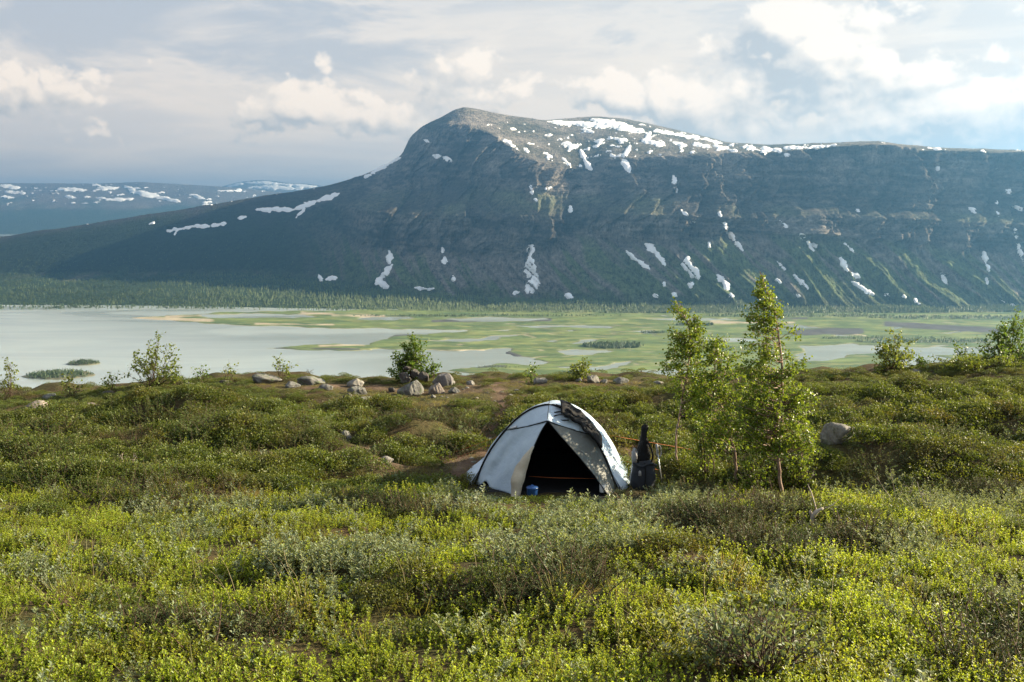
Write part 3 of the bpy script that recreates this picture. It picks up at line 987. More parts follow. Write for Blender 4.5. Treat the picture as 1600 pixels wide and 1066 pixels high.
def grove(cx, cy, wpx, hpx, n, z=LAKE_Z + 0.8, s=0.8, t=0.4):
    a = rng.uniform(0, 2 * math.pi, n)
    q = np.sqrt(rng.random(n))
    p = at_z(cx + np.cos(a) * q * wpx / 2, cy + np.sin(a) * q * hpx / 2, z)
    pts.append(p)
    tin.append(np.clip(t + rng.uniform(-0.3, 0.3, n), 0, 1))
    szs.append(s * rng.uniform(0.6, 1.25, n))


for a in ((958, 541, 95, 9, 500), (1085, 508, 60, 3, 200), (1450, 534, 230, 5, 500, LAKE_Z + 0.8, 0.7, 0.7), (1380, 529, 200, 3, 260, LAKE_Z + 0.8, 0.6, 0.7), (900, 585, 50, 3, 90), (1250, 494, 300, 4, 500, LAKE_Z + 0.8, 0.8, 0.6), (760, 494, 420, 2.5, 400, LAKE_Z + .8, .7, .6),
          (1500, 497, 300, 4, 500, LAKE_Z + .8, .8, .6), (1020, 520, 40, 2, 80, LAKE_Z + .8, .6, .5), (985, 588, 120, 5, 100, LAKE_Z + .8, .5, .7), (780, 574, 70, 3, 90, LAKE_Z + .8, .35, .6), (1160, 545, 120, 4, 150, LAKE_Z + .8, .5, .6)):
    grove(*a)
allp = np.concatenate(pts)
n_ = len(allp)
sc_ = np.concatenate(szs)
tn_ = np.concatenate(tin)
idx = np.where(rng.random(n_) < np.clip(tn_ * 1.25, 0.1, 0.92), rng.integers(3, 6, n_), rng.integers(0, 3, n_))
scatter('far_forest', allp - np.array([0, 0, 0.2]), np.stack([np.zeros(n_), np.zeros(n_), rng.uniform(0, 6.28, n_)], 1), np.stack([sc_, sc_, sc_ * rng.uniform(0.85, 1.2, n_)], 1), idx, tn_, far_src,
        'dark spruce and pale birch wood along the foot of the mountain', 'forest')

isle_mat = plain_mat('island_ground', (0.16, 0.15, 0.09), 0.95, 0.1, 0.3, 0.05)
for (cx, cy, wpx, nn, lab) in ((93, 587, 104, 420, 'larger wooded island in the pale lake, nearer the left edge'), (131, 568.5, 50, 190, 'smaller wooded island in the lake behind the larger one')):
    a_ = np.linspace(0, 2 * math.pi, 60, endpoint=False)
    cpt = at_z(cx, cy, LAKE_Z)
    half = float(at_z(cx + wpx / 2, cy, LAKE_Z)[0] - cpt[0])
    rw = 1 + 0.18 * noise2(np.cos(a_) * 1.6 + cx, np.sin(a_) * 1.6, 7)
    ring = [np.stack([np.cos(a_) * half * rw * q, np.sin(a_) * half * rw * q * 0.75, np.full(60, zz)], 1) for q, zz in ((1.03, -0.8), (0.97, 0.6), (0.6, 2.2), (0.01, 3.0))]
    isl = obj('island', make_mesh('island', np.concatenate(ring), grid_faces(4, 60, 0, True), isle_mat), None, cpt, lab, 'island', 'wooded islands in the lake')
    t = rng.uniform(0, 2 * math.pi, nn)
    q = np.sqrt(rng.random(nn))
    pt = np.stack([np.cos(t) * half * q * 0.98, np.sin(t) * half * q * 0.72, 0.5 + 2.2 * (1 - q)], 1)
    s_ = rng.uniform(0.45, 1.0, nn) * (1.05 - 0.45 * q ** 3) * (0.85 if wpx < 80 else 1)
    w_ = scatter('tree_cover', pt, np.stack([np.zeros(nn), np.zeros(nn), rng.uniform(0, 6.28, nn)], 1), np.stack([s_] * 3, 1), np.where(rng.random(nn) < 0.6, rng.integers(3, 6, nn), rng.integers(0, 3, nn)), rng.uniform(0.1, 0.5, nn), far_src, None, None)
    w_.parent = isl

# ---- the air of the valley
hz_me = Geo()
hz_me.box((0, 8000, 187), (17500, 12000, 456))
haze_mat, b, out = new_mat('valley_haze')
pv = b.node('ShaderNodeVolumePrincipled')
pv.inputs['Color'].default_value = (0.21, 0.53, 0.97, 1)
pv.inputs['Density'].default_value = 0.0001
pv.inputs['Anisotropy'].default_value = 0.7
b.l.new(pv.outputs[0], out.inputs['Volume'])
haze = obj('haze', hz_me.mesh('haze', [haze_mat], False), None, None, 'pale blue haze filling the valley', 'haze', None, 'stuff')
# ------------------------------------------------------------------ the heath terrace
EDGE_Y = 20.0
_ex = np.array([-900, 0, 150, 250, 330, 400, 520, 600, 760, 900, 1000, 1200, 1300, 1420, 1500, 1600, 2500], float)
_ey = np.array([657, 633, 625, 615, 607, 603, 608, 612, 605, 605, 605, 600, 595, 590, 582, 574, 525], float)


def smooth_tab(xs, ys, q, s=40.0):
    f = np.arange(xs[0], xs[-1], 5.0)
    v = np.interp(f, xs, ys)
    w = np.exp(-0.5 * (np.arange(-24, 25) * 5.0 / s) ** 2)
    w /= w.sum()
    v = np.convolve(np.pad(v, 24, mode='edge'), w, 'valid')
    return np.interp(q, f, v)


MOUNDS = []          # (x, y, rx, ry, h) filled below from places in the photograph


def g_base(x, y):
    x = np.asarray(x, float)
    y = np.asarray(y, float)
    ys = np.maximum(y, 0.5)
    near = -1.58 - 0.1495 * y
    azpx = 800 + FPX * x / np.maximum(np.minimum(ys, 60), 4.0) * 0.985
    ze = at(azpx, smooth_tab(_ex, _ey, azpx), EDGE_Y)[..., 2]
    t = np.clip((y - 12.0) / (EDGE_Y - 12.0), 0, 1)
    t2 = t * (0.55 + 0.45 * t)
    mid = -3.39 + (ze + 3.39) * t2
    k = sstep(10.8, 13.2, y)
    z = near * (1 - k) + mid * k
    o = np.maximum(y - EDGE_Y, 0)
    drop = np.where(o < 14, 0.022 * o * o + 0.02 * o, 0.022 * 196 + 0.28 + 0.636 * (o - 14))
    return z - drop


def g_rough(x, y):
    n = 0.13 * noise2(x / 2.1, y / 2.1, 701) + (0.085 + 0.06 * sstep(11, 13, y)) * noise2(x / 0.85, y / 0.85, 702) + 0.022 * noise2(x / 0.3, y / 0.3, 703)
    tent = np.exp(-(((x - 0.4) / 1.7) ** 4 + ((y - 12.8) / 1.5) ** 4))
    return n * (1 - 0.9 * tent) * (1 - 0.7 * sstep(17.8, 19.5, y) * (1 - sstep(20.5, 23, y)))


def ground_z(x, y):
    z = g_base(x, y) + g_rough(np.asarray(x, float), np.asarray(y, float))
    for (mx, my, rx_, ry_, h) in MOUNDS:
        z = z + h * np.exp(-(((x - mx) / rx_) ** 2 + ((y - my) / ry_) ** 2))
    return z


def on_ground(px, py, ymax=20.5):
    """where the sight line through a pixel meets the heath"""
    px = np.atleast_1d(np.asarray(px, float))
    py = np.atleast_1d(np.asarray(py, float))
    r = ray(px, py)
    Ys = np.linspace(3.0, ymax, 900)
    x = r[:, :1] / r[:, 1:2] * Ys
    z = r[:, 2:] / r[:, 1:2] * Ys
    hit = z <= ground_z(x, np.broadcast_to(Ys, x.shape))
    k = np.where(hit.any(1), hit.argmax(1), len(Ys) - 1)
    Yk = Ys[k]
    xk = r[:, 0] / r[:, 1] * Yk
    return np.stack([xk, Yk, ground_z(xk, Yk)], 1)


def spot(px, py):
    return on_ground(px, py)[0]


for (px, py, rx_, ry_, h) in ((660, 688, 0.62, 0.8, 0.30), (250, 650, 1.6, 0.7, 0.26), (420, 690, 1.2, 0.7, 0.20), (170, 775, 1.5, 0.5, 0.24), (1440, 735, 1.5, 0.6, 0.30), (1400, 620, 1.6, 0.9, 0.2), (80, 690, 1.0, 0.6, 0.2), (1330, 720, 0.8, 0.5, 0.2),
                              (520, 905, 0.55, 0.4, 0.16), (760, 930, 0.8, 0.45, 0.14), (1150, 815, 1.0, 0.4, 0.14), (1000, 640, 1.0, 0.8, 0.14), (1290, 900, 0.7, 0.4, 0.10), (900, 880, 0.9, 0.5, 0.08), (1530, 660, 1.0, 0.7, 0.12)):
    s_ = spot(px, py)
    MOUNDS.append((s_[0], s_[1], rx_, ry_, h))

# ---- ground sheet, fine on the terrace, coarser down the slope to the lake
yv = np.concatenate([np.arange(-6, 2.5, 0.5), np.arange(2.5, 21, 0.085), np.linspace(21, 34, 40), np.geomspace(36, 620, 30)])
av = np.linspace(-1.15, 1.15, 420)
YY, AA = np.meshgrid(yv, av, indexing='ij')
XX = AA * np.maximum(YY, 9.0 + 0 * YY) * 0.95
ZZ = np.maximum(ground_z(XX, YY), LAKE_Z - 3)
gpx, gpy = proj(np.stack([XX, np.maximum(YY, 1.0), ZZ], -1))
gw = fbm(XX / 0.9, YY / 0.9, 711, 4, 0.6)


def path_mask(px, py, x, y):
    st = [(775, 592, 788, 640, 18), (788, 640, 758, 700, 20), (758, 700, 715, 745, 20), (640, 612, 770, 606, 9), (480, 602, 620, 608, 7), (985, 690, 1000, 742, 16), (760, 596, 850, 594, 7), (560, 690, 600, 720, 7), (600, 722, 720, 716, 9),
          (850, 596, 1000, 594, 4), (565, 624, 640, 624, 5), (40, 930, 130, 945, 14)]
    return np.clip((stroke_mask(px, py, st) + 7 * noise2(x / 0.5, y / 0.5, 715)) / 9, 0, 1) * ((y > 4) & (y < 21))


pm = path_mask(gpx, gpy, XX, YY)
soil = np.array([0.090, 0.058, 0.038])
soil2 = np.array([0.150, 0.108, 0.075])
moss = np.array([0.060, 0.058, 0.022])
gcol = lerp(np.broadcast_to(moss, XX.shape + (3,)), np.array([0.075, 0.050, 0.030]), 0.4 + 0.7 * gw)
gcol = lerp(gcol, lerp(np.broadcast_to(soil, gcol.shape), soil2, 0.45 + 0.6 * fbm(XX / 0.35, YY / 0.35, 717, 3)), pm)
gcol = lerp(gcol, np.broadcast_to(np.array([0.05, 0.065, 0.025]), gcol.shape), sstep(24, 40, YY))
heath_mat, b, out = new_mat('heath_ground')
ca = b.attr('col').outputs['Color']
gco = b.node('ShaderNodeTexCoord').outputs['Object']
n1 = b.noise(gco, 22.0, 6, 0.7)
n2 = b.noise(gco, 5.0, 4, 0.6)
v = b.m('ADD', b.ramp(n1, 0.25, 0.75, 0.55, 1.35), b.ramp(n2, 0.3, 0.7, -0.15, 0.15))
cc = b.node('ShaderNodeMix', data_type='RGBA', blend_type='MULTIPLY')
cc.inputs[0].default_value = 1.0
b.put(cc.inputs[6], ca)
b.put(cc.inputs[7], b.vec(v, v, v))
principled(b, out, cc.outputs[2], 0.95, 0.1, n1, 0.03, 0.9)
ground = obj('ground', make_mesh('ground', np.stack([XX, YY, ZZ], -1).reshape(-1, 3), grid_faces(*XX.shape), heath_mat, True, {'col': gcol.reshape(-1, 3)}), kind='structure')

# ------------------------------------------------------------------ tent
TENT = np.array([0.0, 0.0, 0.0])
tp = at(855, 772, 12.15)
TENT = np.array([tp[0], tp[1], float(ground_z(tp[0], tp[1]))])
tz = proj(TENT)[1]


def cloth_mat(name, c, c2, rough=0.55, trans=0.0):
    m_, b, out = new_mat(name)
    gco = b.node('ShaderNodeTexCoord').outputs['Object']
    n1 = b.noise(gco, 3.2, 5, 0.55, 0.8)
    n2 = b.noise(gco, 16.0, 3, 0.5, 1.2)
    col = b.mix(b.ramp(n1, 0.3, 0.7), c, c2)
    p = principled(b, out, col, rough, 0.35, b.m('ADD', n1, b.m('MULTIPLY', n2, 0.25)), 0.035, 0.55)
    if trans:
        t = b.node('ShaderNodeBsdfTranslucent')
        b.put(t.inputs[0], col)
        mx = b.node('ShaderNodeMixShader')
        mx.inputs[0].default_value = trans
        b.l.new(p.outputs[0], mx.inputs[1])
        b.l.new(t.outputs[0], mx.inputs[2])
        b.l.new(mx.outputs[0], out.inputs[0])
    return m_


fly_mat = cloth_mat('pale_grey_nylon', (0.42, 0.52, 0.63), (0.50, 0.60, 0.70), 0.5, 0.05)
dark_panel_mat = cloth_mat('dark_grey_nylon', (0.115, 0.125, 0.120), (0.15, 0.16, 0.155), 0.6)
lining_mat = cloth_mat('door_lining', (0.50, 0.44, 0.34), (0.60, 0.54, 0.44), 0.7)
black_mat = cloth_mat('black_webbing', (0.006, 0.006, 0.007), (0.012, 0.012, 0.014), 0.85)
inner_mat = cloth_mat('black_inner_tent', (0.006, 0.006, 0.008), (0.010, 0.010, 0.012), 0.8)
cord_mat = plain_mat('orange_cord', (0.42, 0.12, 0.035), 0.7)
metal_mat = plain_mat('brushed_aluminium', (0.55, 0.56, 0.58), 0.35, 0.5, 0.1, 40, 0, 0.8)

hoop = np.array([(-0.915, 0), (-0.885, 0.10), (-0.835, 0.24), (-0.72, 0.48), (-0.555, 0.72), (-0.37, 0.93), (-0.18, 1.065), (0.03, 1.125), (0.225, 1.065), (0.42, 0.90), (0.585, 0.70), (0.72, 0.44), (0.80, 0.22), (0.845, 0.08), (0.865, 0)])
_s = np.concatenate([[0], np.cumsum(np.linalg.norm(np.diff(hoop, axis=0), axis=1))])
_s /= _s[-1]


def hoop_at(s):
    s = np.asarray(s, float)
    f = np.linspace(0, 1, 400)
    px_, pz_ = np.interp(f, _s, hoop[:, 0]), np.interp(f, _s, hoop[:, 1])
    w = np.hanning(43)
    w /= w.sum()

    def smf(v):
        vp = np.concatenate([2 * v[0] - v[21:0:-1], v, 2 * v[-1] - v[-2:-23:-1]])
        return np.convolve(vp, w, 'valid')
    return np.stack([np.interp(s, f, smf(px_)), np.interp(s, f, smf(pz_))], -1)


hoop[:, 1] *= 0.945
tent = thing('tent', TENT, 'pale grey dome tent with its black doorway open on the heath', 'tent', None, -0.16)


def sheet_obj(name, G, mat, parent=tent, thick=0.004, label=None):
    G = np.asarray(G, float)
    Rr, Cc = G.shape[:2]
    o = obj(name, make_mesh(name, G.reshape(-1, 3), grid_faces(Rr, Cc), mat), parent, None, label)
    if thick:
        md = o.modifiers.new('thickness', 'SOLIDIFY')
        md.thickness = thick
        md.offset = 0
    return o


# body: the fly from the front arch to the rear
ss = np.linspace(0, 1, 61)
hp = hoop_at(ss)
secs = [(0.0, 1.0, 1.0, 0.0), (0.25, 1.05, 0.985, 0.01), (0.55, 1.075, 0.95, 0.02), (0.9, 1.07, 0.88, 0.02), (1.25, 1.0, 0.74, 0.02), (1.55, 0.88, 0.52, 0.01), (1.8, 0.72, 0.24, 0.0), (1.95, 0.60, -0.03, 0.0)]
yy = np.linspace(0, 1.95, 40)
sw_ = np.interp(yy, [q[0] for q in secs], [q[1] for q in secs])
sh_ = np.interp(yy, [q[0] for q in secs], [q[2] for q in secs])
G = np.stack([hp[None, :, 0] * sw_[:, None] + 0.035 * sstep(0.25, 0.0, hp[None, :, 1]) * np.sign(hp[None, :, 0]), np.broadcast_to(yy[:, None], (40, 61)), hp[None, :, 1] * sh_[:, None]], -1)
wr = 0.013 * fbm(G[..., 0] * 3 + G[..., 2] * 2, G[..., 1] * 4, 721, 3) * sstep(0, 0.15, G[..., 1])
sag = -0.03 * np.sin(np.clip(yy / 0.55, 0, 1) * math.pi)[:, None]
G[..., 0] += (wr + sag) * np.sign(G[..., 0]) * np.clip(np.abs(G[..., 0]) / 0.4, 0, 1)
G[..., 2] += (wr + sag) * np.clip(G[..., 2], 0, 1)
sheet_obj('fly_body', G, fly_mat)
# ground flare of the fly at both rear corners
for sgn in (-1, 1):
    e = 0 if sgn < 0 else 60
    k = np.arange(0, 34)
    base = G[k, e]
    up_ = G[k, 4 if sgn < 0 else 56]
    outw = base + np.stack([sgn * (0.05 + 0.11 * np.sin(k / 33 * math.pi)), 0 * k, -0.02 + 0 * k], -1)
    sheet_obj('hem', np.stack([up_ + [sgn * 0.008, 0, 0], base * 0.5 + outw * 0.5 + [0, 0, 0.03], outw], 1), fly_mat)
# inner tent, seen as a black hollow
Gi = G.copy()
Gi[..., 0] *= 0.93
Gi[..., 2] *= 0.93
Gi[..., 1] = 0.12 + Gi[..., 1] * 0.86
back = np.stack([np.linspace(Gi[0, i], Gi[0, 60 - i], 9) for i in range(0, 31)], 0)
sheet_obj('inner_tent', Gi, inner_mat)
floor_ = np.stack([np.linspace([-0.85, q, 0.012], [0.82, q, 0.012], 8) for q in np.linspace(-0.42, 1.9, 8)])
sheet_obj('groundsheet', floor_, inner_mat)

SL, SR = 0.285, 0.735                                    # where the brow leaves the arch
E = np.array([0.035, -0.30, 0.912])
eL = np.array([hoop_at(SL)[0], -0.012, hoop_at(SL)[1]])
eR = np.array([hoop_at(SR)[0], -0.012, hoop_at(SR)[1]])


def h3(s, y=-0.012):
    q = hoop_at(s)
    return np.stack([q[..., 0], np.full(np.shape(q)[:-1], y), q[..., 1]], -1)


def qlerp(A, B, n, bulge=0.0, dirv=(0, -1, 0)):
    t = np.linspace(0, 1, n)[:, None, None]
    Gq = A[None] * (1 - t) + B[None] * t
    return Gq + np.sin(t * math.pi) * bulge * np.asarray(dirv)


# brow: the sloping piece of fly above the door
m_ = 40
arc = h3(np.linspace(SL, SR, m_))
tt_ = np.linspace(0, 1, m_)
ap = (0.5 - SL) / (SR - SL)
kk = np.clip(tt_ / 0.5, 0, 1)[:, None]
k2 = np.clip((tt_ - 0.5) / 0.5, 0, 1)[:, None]
inner = np.where(tt_[:, None] < 0.5, eL * (1 - kk) + E * kk, E * (1 - k2) + eR * k2)
inner[:, 2] -= 0.012 * np.sin(np.clip(tt_ * 2 % 1, 0, 1) * math.pi)
brow = qlerp(arc, inner, 14, 0.012, (0, -0.6, -0.8))
brow += (0.004 * fbm(brow[..., 0] * 6, brow[..., 2] * 6, 723, 3))[..., None] * np.array([0, -1, 0.4])
sheet_obj('brow', brow, fly_mat, thick=0.006)
g = Geo()
g.tube(inner + [0, -0.006, -0.004], 0.0065, 6)
obj('brow_seam', g.mesh('brow_seam', [black_mat]), tent)
g = Geo()
g.tube(np.linspace([0.028, -0.02, 1.128], E + [0, -0.008, 0.012], 8) + np.array([0, -0.004, 0.006]), 0.004, 6)
obj('centre_seam', g.mesh('centre_seam', [black_mat]), tent)
# left door half, pulled taut between arch and opening
ns = 26
sL = np.linspace(SL, 0.0, ns)
A = h3(sL)
ctrl = np.array([E + [0, 0.01, -0.015], [-0.03, -0.34, 0.80], [-0.13, -0.40, 0.57], [-0.205, -0.45, 0.36], [-0.235, -0.50, 0.18], [-0.285, -0.54, 0.0]])
ci_ = np.linspace(0, 5, ns)
Bc = np.stack([np.interp(ci_, np.arange(6), ctrl[:, k]) for k in range(3)], -1)
for _ in range(2):
    Bc[1:-1] = 0.25 * Bc[:-2] + 0.5 * Bc[1:-1] + 0.25 * Bc[2:]
Lp = np.stack([A * (1 - q) + Bc * q for q in np.linspace(0, 1, 24)], 1)
tq = np.linspace(0, 1, 24)[None, :]
rq = np.linspace(0, 1, ns)[:, None]
Lp[..., 1] += 0.05 * np.sin(tq * math.pi) * np.sin(rq * math.pi * 0.9)
wr = 0.016 * np.sin((tq * 5.0 + rq * 2.2) * 2.4 + 1.5 * noise2(tq * 3, rq * 3, 5)) * sstep(0.05, 0.5, rq) * sstep(0, 0.2, tq)
wr += 0.010 * fbm(tq * 5 + rq, rq * 2.5, 725, 3)
Lp[..., 1] += wr
Lp[-4:, 3:9, 2] += (0.075 * np.sin(np.linspace(0, math.pi, 6)))[None, :] * np.array([0.3, 0.6, 0.9, 1.0])[:, None]      # hem lifted off the heath
sheet_obj('door_panel', Lp, fly_mat, label='taut pale left half of the tent front')
# its folded-back edge showing the lining
fl = []
for k in range(9, ns):
    p0 = Bc[k]
    t = (k - 9) / (ns - 10)
    wv_ = 0.02 + 0.135 * math.sin(min(1, t * 1.08) * math.pi * 0.80) ** 1.1
    row = [p0 + np.array([-0.004, -0.012, 0]), p0 + np.array([wv_ * 0.10, -0.05 - 0.02 * math.sin(t * 9), 0]), p0 + np.array([-wv_ * 0.42, -0.062 - 0.02 * math.sin(t * 13), 0.0]), p0 + np.array([-wv_ * 0.92, -0.035 + 0.012 * math.sin(t * 17), 0.005])]
    fl.append(row)
fl = np.array(fl)
fl += 0.012 * np.stack([noise2(fl[..., 0] * 9, fl[..., 2] * 9, s) for s in (1, 2, 3)], -1)
sheet_obj('door_flap', fl, lining_mat, label='crumpled door edge folded back to its beige lining')
# right half, in darker cloth
sR = np.linspace(SR, 1.0, ns)
A2 = h3(sR)
ctrl = np.array([E + [0.012, 0.01, -0.015], [0.215, -0.33, 0.715], [0.425, -0.33, 0.485], [0.61, -0.33, 0.265], [0.735, -0.33, 0.09], [0.795, -0.33, 0.0]])
Bd = np.stack([np.interp(ci_, np.arange(6), ctrl[:, k]) for k in range(3)], -1)
Rp = np.stack([Bd * (1 - q) + A2 * q for q in np.linspace(0, 1, 20)], 1)
tq = np.linspace(0, 1, 20)[None, :]
Rp[..., 1] += 0.035 * np.sin(tq * math.pi) * np.sin(rq * math.pi) + 0.008 * fbm(tq * 4 + rq * 2, rq * 3, 727, 3)
sheet_obj('dark_panel', Rp, dark_panel_mat, label='dark grey right side of the tent front')
g = Geo()
g.tube(Bd + [0, -0.006, 0], 0.006, 6)
obj('zip', g.mesh('zip', [black_mat]), tent)
g = Geo()
g.tube(Bc + [0, -0.008, 0], 0.006, 6)
obj('zip', g.mesh('zip', [black_mat]), tent)
g = Geo()
hs = h3(np.linspace(0, 1, 70), -0.022)
hs[:, 2] += 0.006
g.tube(hs, 0.0125, 8)
obj('pole_sleeve', g.mesh('pole_sleeve', [black_mat]), tent)
# vents, toggles, pegs
g = Geo()
g.box((-0.42, -0.105, 0.765), (0.055, 0.006, 0.012), np.array([[0.92, 0, -0.38], [0, 1, 0], [0.38, 0, 0.92]]))
obj('brow_toggle', g.mesh('brow_toggle', [metal_mat], False), tent)
g = Geo()
g.tube([(-0.22, -0.10, 0.155), (0.1, -0.10, 0.148), (0.62, -0.06, 0.150)], 0.0045, 6)
obj('door_cord', g.mesh('door_cord', [cord_mat]), tent)
for q in ((-0.97, 0.02), (0.92, 0.02), (-0.29, -0.58), (0.80, -0.36), (-1.06, 0.9), (1.03, 0.9)):
    g = Geo()
    g.tube([(q[0], q[1], 0.05), (q[0], q[1], -0.1)], 0.006, 6)
    obj('peg', g.mesh('peg', [metal_mat]), tent)


def gl(x, y):
    return float(ground_z(TENT[0] + x, TENT[1] + y)) - TENT[2]


for a_, c_ in (((0.66, 0.45, 0.60), (2.0, 1.9)), ((0.72, 0.02, 0.42), (1.45, 0.75)), ((-0.80, 0.4, 0.42), (-1.55, 0.75)), ((-0.7, 1.2, 0.40), (-1.7, 1.6))):
    g = Geo()
    g.tube(np.linspace(a_, (c_[0], c_[1], gl(*c_) + 0.03), 6), 0.0025, 5)
    obj('guy_line', g.mesh('guy_line', [cord_mat]), tent)

# ---- black clothes hung over the arch
jk = thing('jacket', TENT + np.array([0.02, 0, 0]), 'black jacket hung to dry over the top right of the tent', 'jacket')
s2 = np.linspace(0.545, 0.765, 34)
hp2 = hoop_at(s2)
Gj = []
for q in np.linspace(0, 1, 18):
    yv_ = -0.17 + 0.36 * q
    f = np.clip(-yv_ / 0.3, 0, 1)
    lift = 0.04 + 0.012 * math.sin(q * math.pi)
    nx, nz = np.gradient(hp2[:, 0]), np.gradient(hp2[:, 1])
    nn_ = np.stack([-nz, nx], 1)
    nn_ /= np.linalg.norm(nn_, axis=1)[:, None]
    xz = hp2 + nn_ * lift
    z_ = xz[:, 1] - f * 0.17
    Gj.append(np.stack([xz[:, 0], np.full(34, yv_), z_], 1))
Gj = np.array(Gj)
wgt = np.sin(np.linspace(0, math.pi, 34))[None, :] ** 0.4
Gj[..., 2] += 0.022 * fbm(Gj[..., 0] * 7, Gj[..., 1] * 7, 731, 2, 0.5) * wgt
Gj[..., 1] += 0.045 * noise2(np.linspace(0, 5, 34)[None, :], np.linspace(0, 2, 18)[:, None], 733) - 0.03 * np.linspace(0, 1, 34)[None, :]
o = sheet_obj('body', Gj, black_mat, jk, 0.02)
for k, (s0, s1, yo, rr) in enumerate(((0.53, 0.78, -0.10, 0.022), (0.56, 0.74, -0.19, 0.020), (0.57, 0.79, 0.02, 0.024))):
    q = np.linspace(s0, s1, 16)
    hq = hoop_at(q)
    f = np.clip(-yo / 0.3, 0, 1)
    g = Geo()
    g.tube(np.stack([hq[:, 0] + 0.01 * np.sin(q * 90), yo + 0.025 * np.sin(q * 60 + k), hq[:, 1] - f * 0.165 + 0.06 + 0.012 * np.sin(q * 120)], 1), rr * (0.7 + 0.4 * np.sin(np.linspace(0.2, 2.9, 16))), 8)
    obj('sleeve', g.mesh('sleeve', [black_mat]), jk)
for k in range(2):
    g = Geo()
    t = np.linspace(0, 1, 14)
    g.tube(np.stack([0.235 - 0.19 * np.sin(t * math.pi), -0.13 - 0.05 * k + 0.0 * t, 0.985 - 0.06 * t - 0.03 * k + 0.015 * np.sin(t * 6)], 1), 0.008, 6)
    obj('strap', g.mesh('strap', [black_mat]), jk)

# ---- mug and pot at the doorway
white_mat = plain_mat('white_enamel', (0.62, 0.63, 0.62), 0.4)
blue_mat = plain_mat('blue_plastic', (0.02, 0.07, 0.22), 0.35)


def lathe(g, prof, sides=24, mat=0):
    a = np.linspace(0, 2 * math.pi, sides, endpoint=False)
    V = np.array([[(r * math.cos(q), r * math.sin(q), z) for q in a] for r, z in prof])
    g.add(V.reshape(-1, 3), grid_faces(len(prof), sides, 0, True), 0.5, mat)


def near_tent(x, y):
    return np.array([TENT[0] + x, TENT[1] + y, float(ground_z(TENT[0] + x, TENT[1] + y))])


m0 = thing('mug', near_tent(0.655, -0.40) + [0, 0, 0.045], 'white mug standing at the right of the tent doorway', 'mug')
g = Geo()
lathe(g, [(0.001, 0), (0.033, 0), (0.036, 0.01), (0.037, 0.10), (0.034, 0.10), (0.032, 0.015), (0.001, 0.012)])
obj('cup', g.mesh('cup', [white_mat]), m0)
g = Geo()
t = np.linspace(0, math.pi, 9)
g.tube(np.stack([0.036 + 0.024 * np.sin(t), 0 * t, 0.055 + 0.028 * np.cos(t)], 1), 0.005, 6)
obj('handle', g.mesh('handle', [white_mat]), m0)
m0 = thing('cook_pot', near_tent(-0.20, -0.62) + [0, 0, 0.03], 'dark blue cook pot at the left of the tent doorway', 'pot')
g = Geo()
lathe(g, [(0.001, 0), (0.055, 0), (0.066, 0.012), (0.068, 0.085), (0.072, 0.09), (0.066, 0.09), (0.062, 0.015), (0.001, 0.01)])
obj('pan', g.mesh('pan', [blue_mat]), m0)
g = Geo()
lathe(g, [(0.072, 0.091), (0.068, 0.1), (0.02, 0.112), (0.012, 0.125), (0.001, 0.126)])
obj('lid', g.mesh('lid', [blue_mat]), m0)

# ------------------------------------------------------------------ backpack and walking poles
pack_mat = cloth_mat('slate_blue_pack_cloth', (0.018, 0.022, 0.030), (0.030, 0.035, 0.045), 0.75)
grey_mat = cloth_mat('grey_padding', (0.26, 0.26, 0.27), (0.36, 0.36, 0.36), 0.8)
pc = spot(1004, 764)
pack = thing('backpack', pc, 'black and slate blue backpack standing between the tent and the birches', 'backpack', None, 0.12)


def loft_rings(g, rings, mat=0, sides=28, seed=1, wob=0.0):
    """rings: (cx, cy, z, rx, ry, squareness)"""
    a = np.linspace(0, 2 * math.pi, sides, endpoint=False)
    V = []
    for (cx, cy, z, rx_, ry_, e) in rings:
        c, s = np.cos(a), np.sin(a)
        V.append(np.stack([cx + rx_ * np.sign(c) * np.abs(c) ** e, cy + ry_ * np.sign(s) * np.abs(s) ** e, np.full(sides, z)], 1))
    V = np.array(V)
    if wob:
        V += wob * np.stack([fbm(V[..., 0] * 9 + V[..., 2] * 5, V[..., 2] * 9 + V[..., 1] * 7, seed + k, 3) for k in range(3)], -1)
    g.add(V.reshape(-1, 3), grid_faces(len(V), sides, 0, True), 0.5, mat)


g = Geo()
loft_rings(g, [(0, 0, 0.0, 0.01, 0.01, 0.8), (0, 0, 0.0, 0.135, 0.10, 0.7), (0, 0, 0.05, 0.155, 0.115, 0.7), (0, 0, 0.14, 0.158, 0.12, 0.65), (0.004, 0, 0.25, 0.148, 0.115, 0.65), (0.008, 0, 0.33, 0.125, 0.10, 0.7), (0.01, 0.01, 0.36, 0.10, 0.08, 0.8), (0.01, 0.01, 0.365, 0.005, 0.005, 1)], wob=0.011)
obj('main_bag', g.mesh('main_bag', [pack_mat]), pack)
g = Geo()
loft_rings(g, [(0.0, 0.05, 0.30, 0.03, 0.03, 0.8), (0.0, 0.05, 0.31, 0.092, 0.05, 0.7), (0.008, 0.05, 0.42, 0.095, 0.055, 0.7), (0.012, 0.05, 0.52, 0.075, 0.05, 0.75), (0.016, 0.05, 0.60, 0.052, 0.045, 0.8), (0.02, 0.05, 0.66, 0.038, 0.038, 0.9), (0.022, 0.05, 0.72, 0.034, 0.033, 1), (0.024, 0.05, 0.755, 0.042, 0.036, 1), (0.026, 0.05, 0.80, 0.036, 0.03, 1), (0.026, 0.05, 0.818, 0.012, 0.012, 1), (0.026, 0.05, 0.82, 0.001, 0.001, 1)], wob=0.010, seed=9)
obj('back_panel', g.mesh('back_panel', [black_mat]), pack, label='tall black hooded upper part of the backpack')
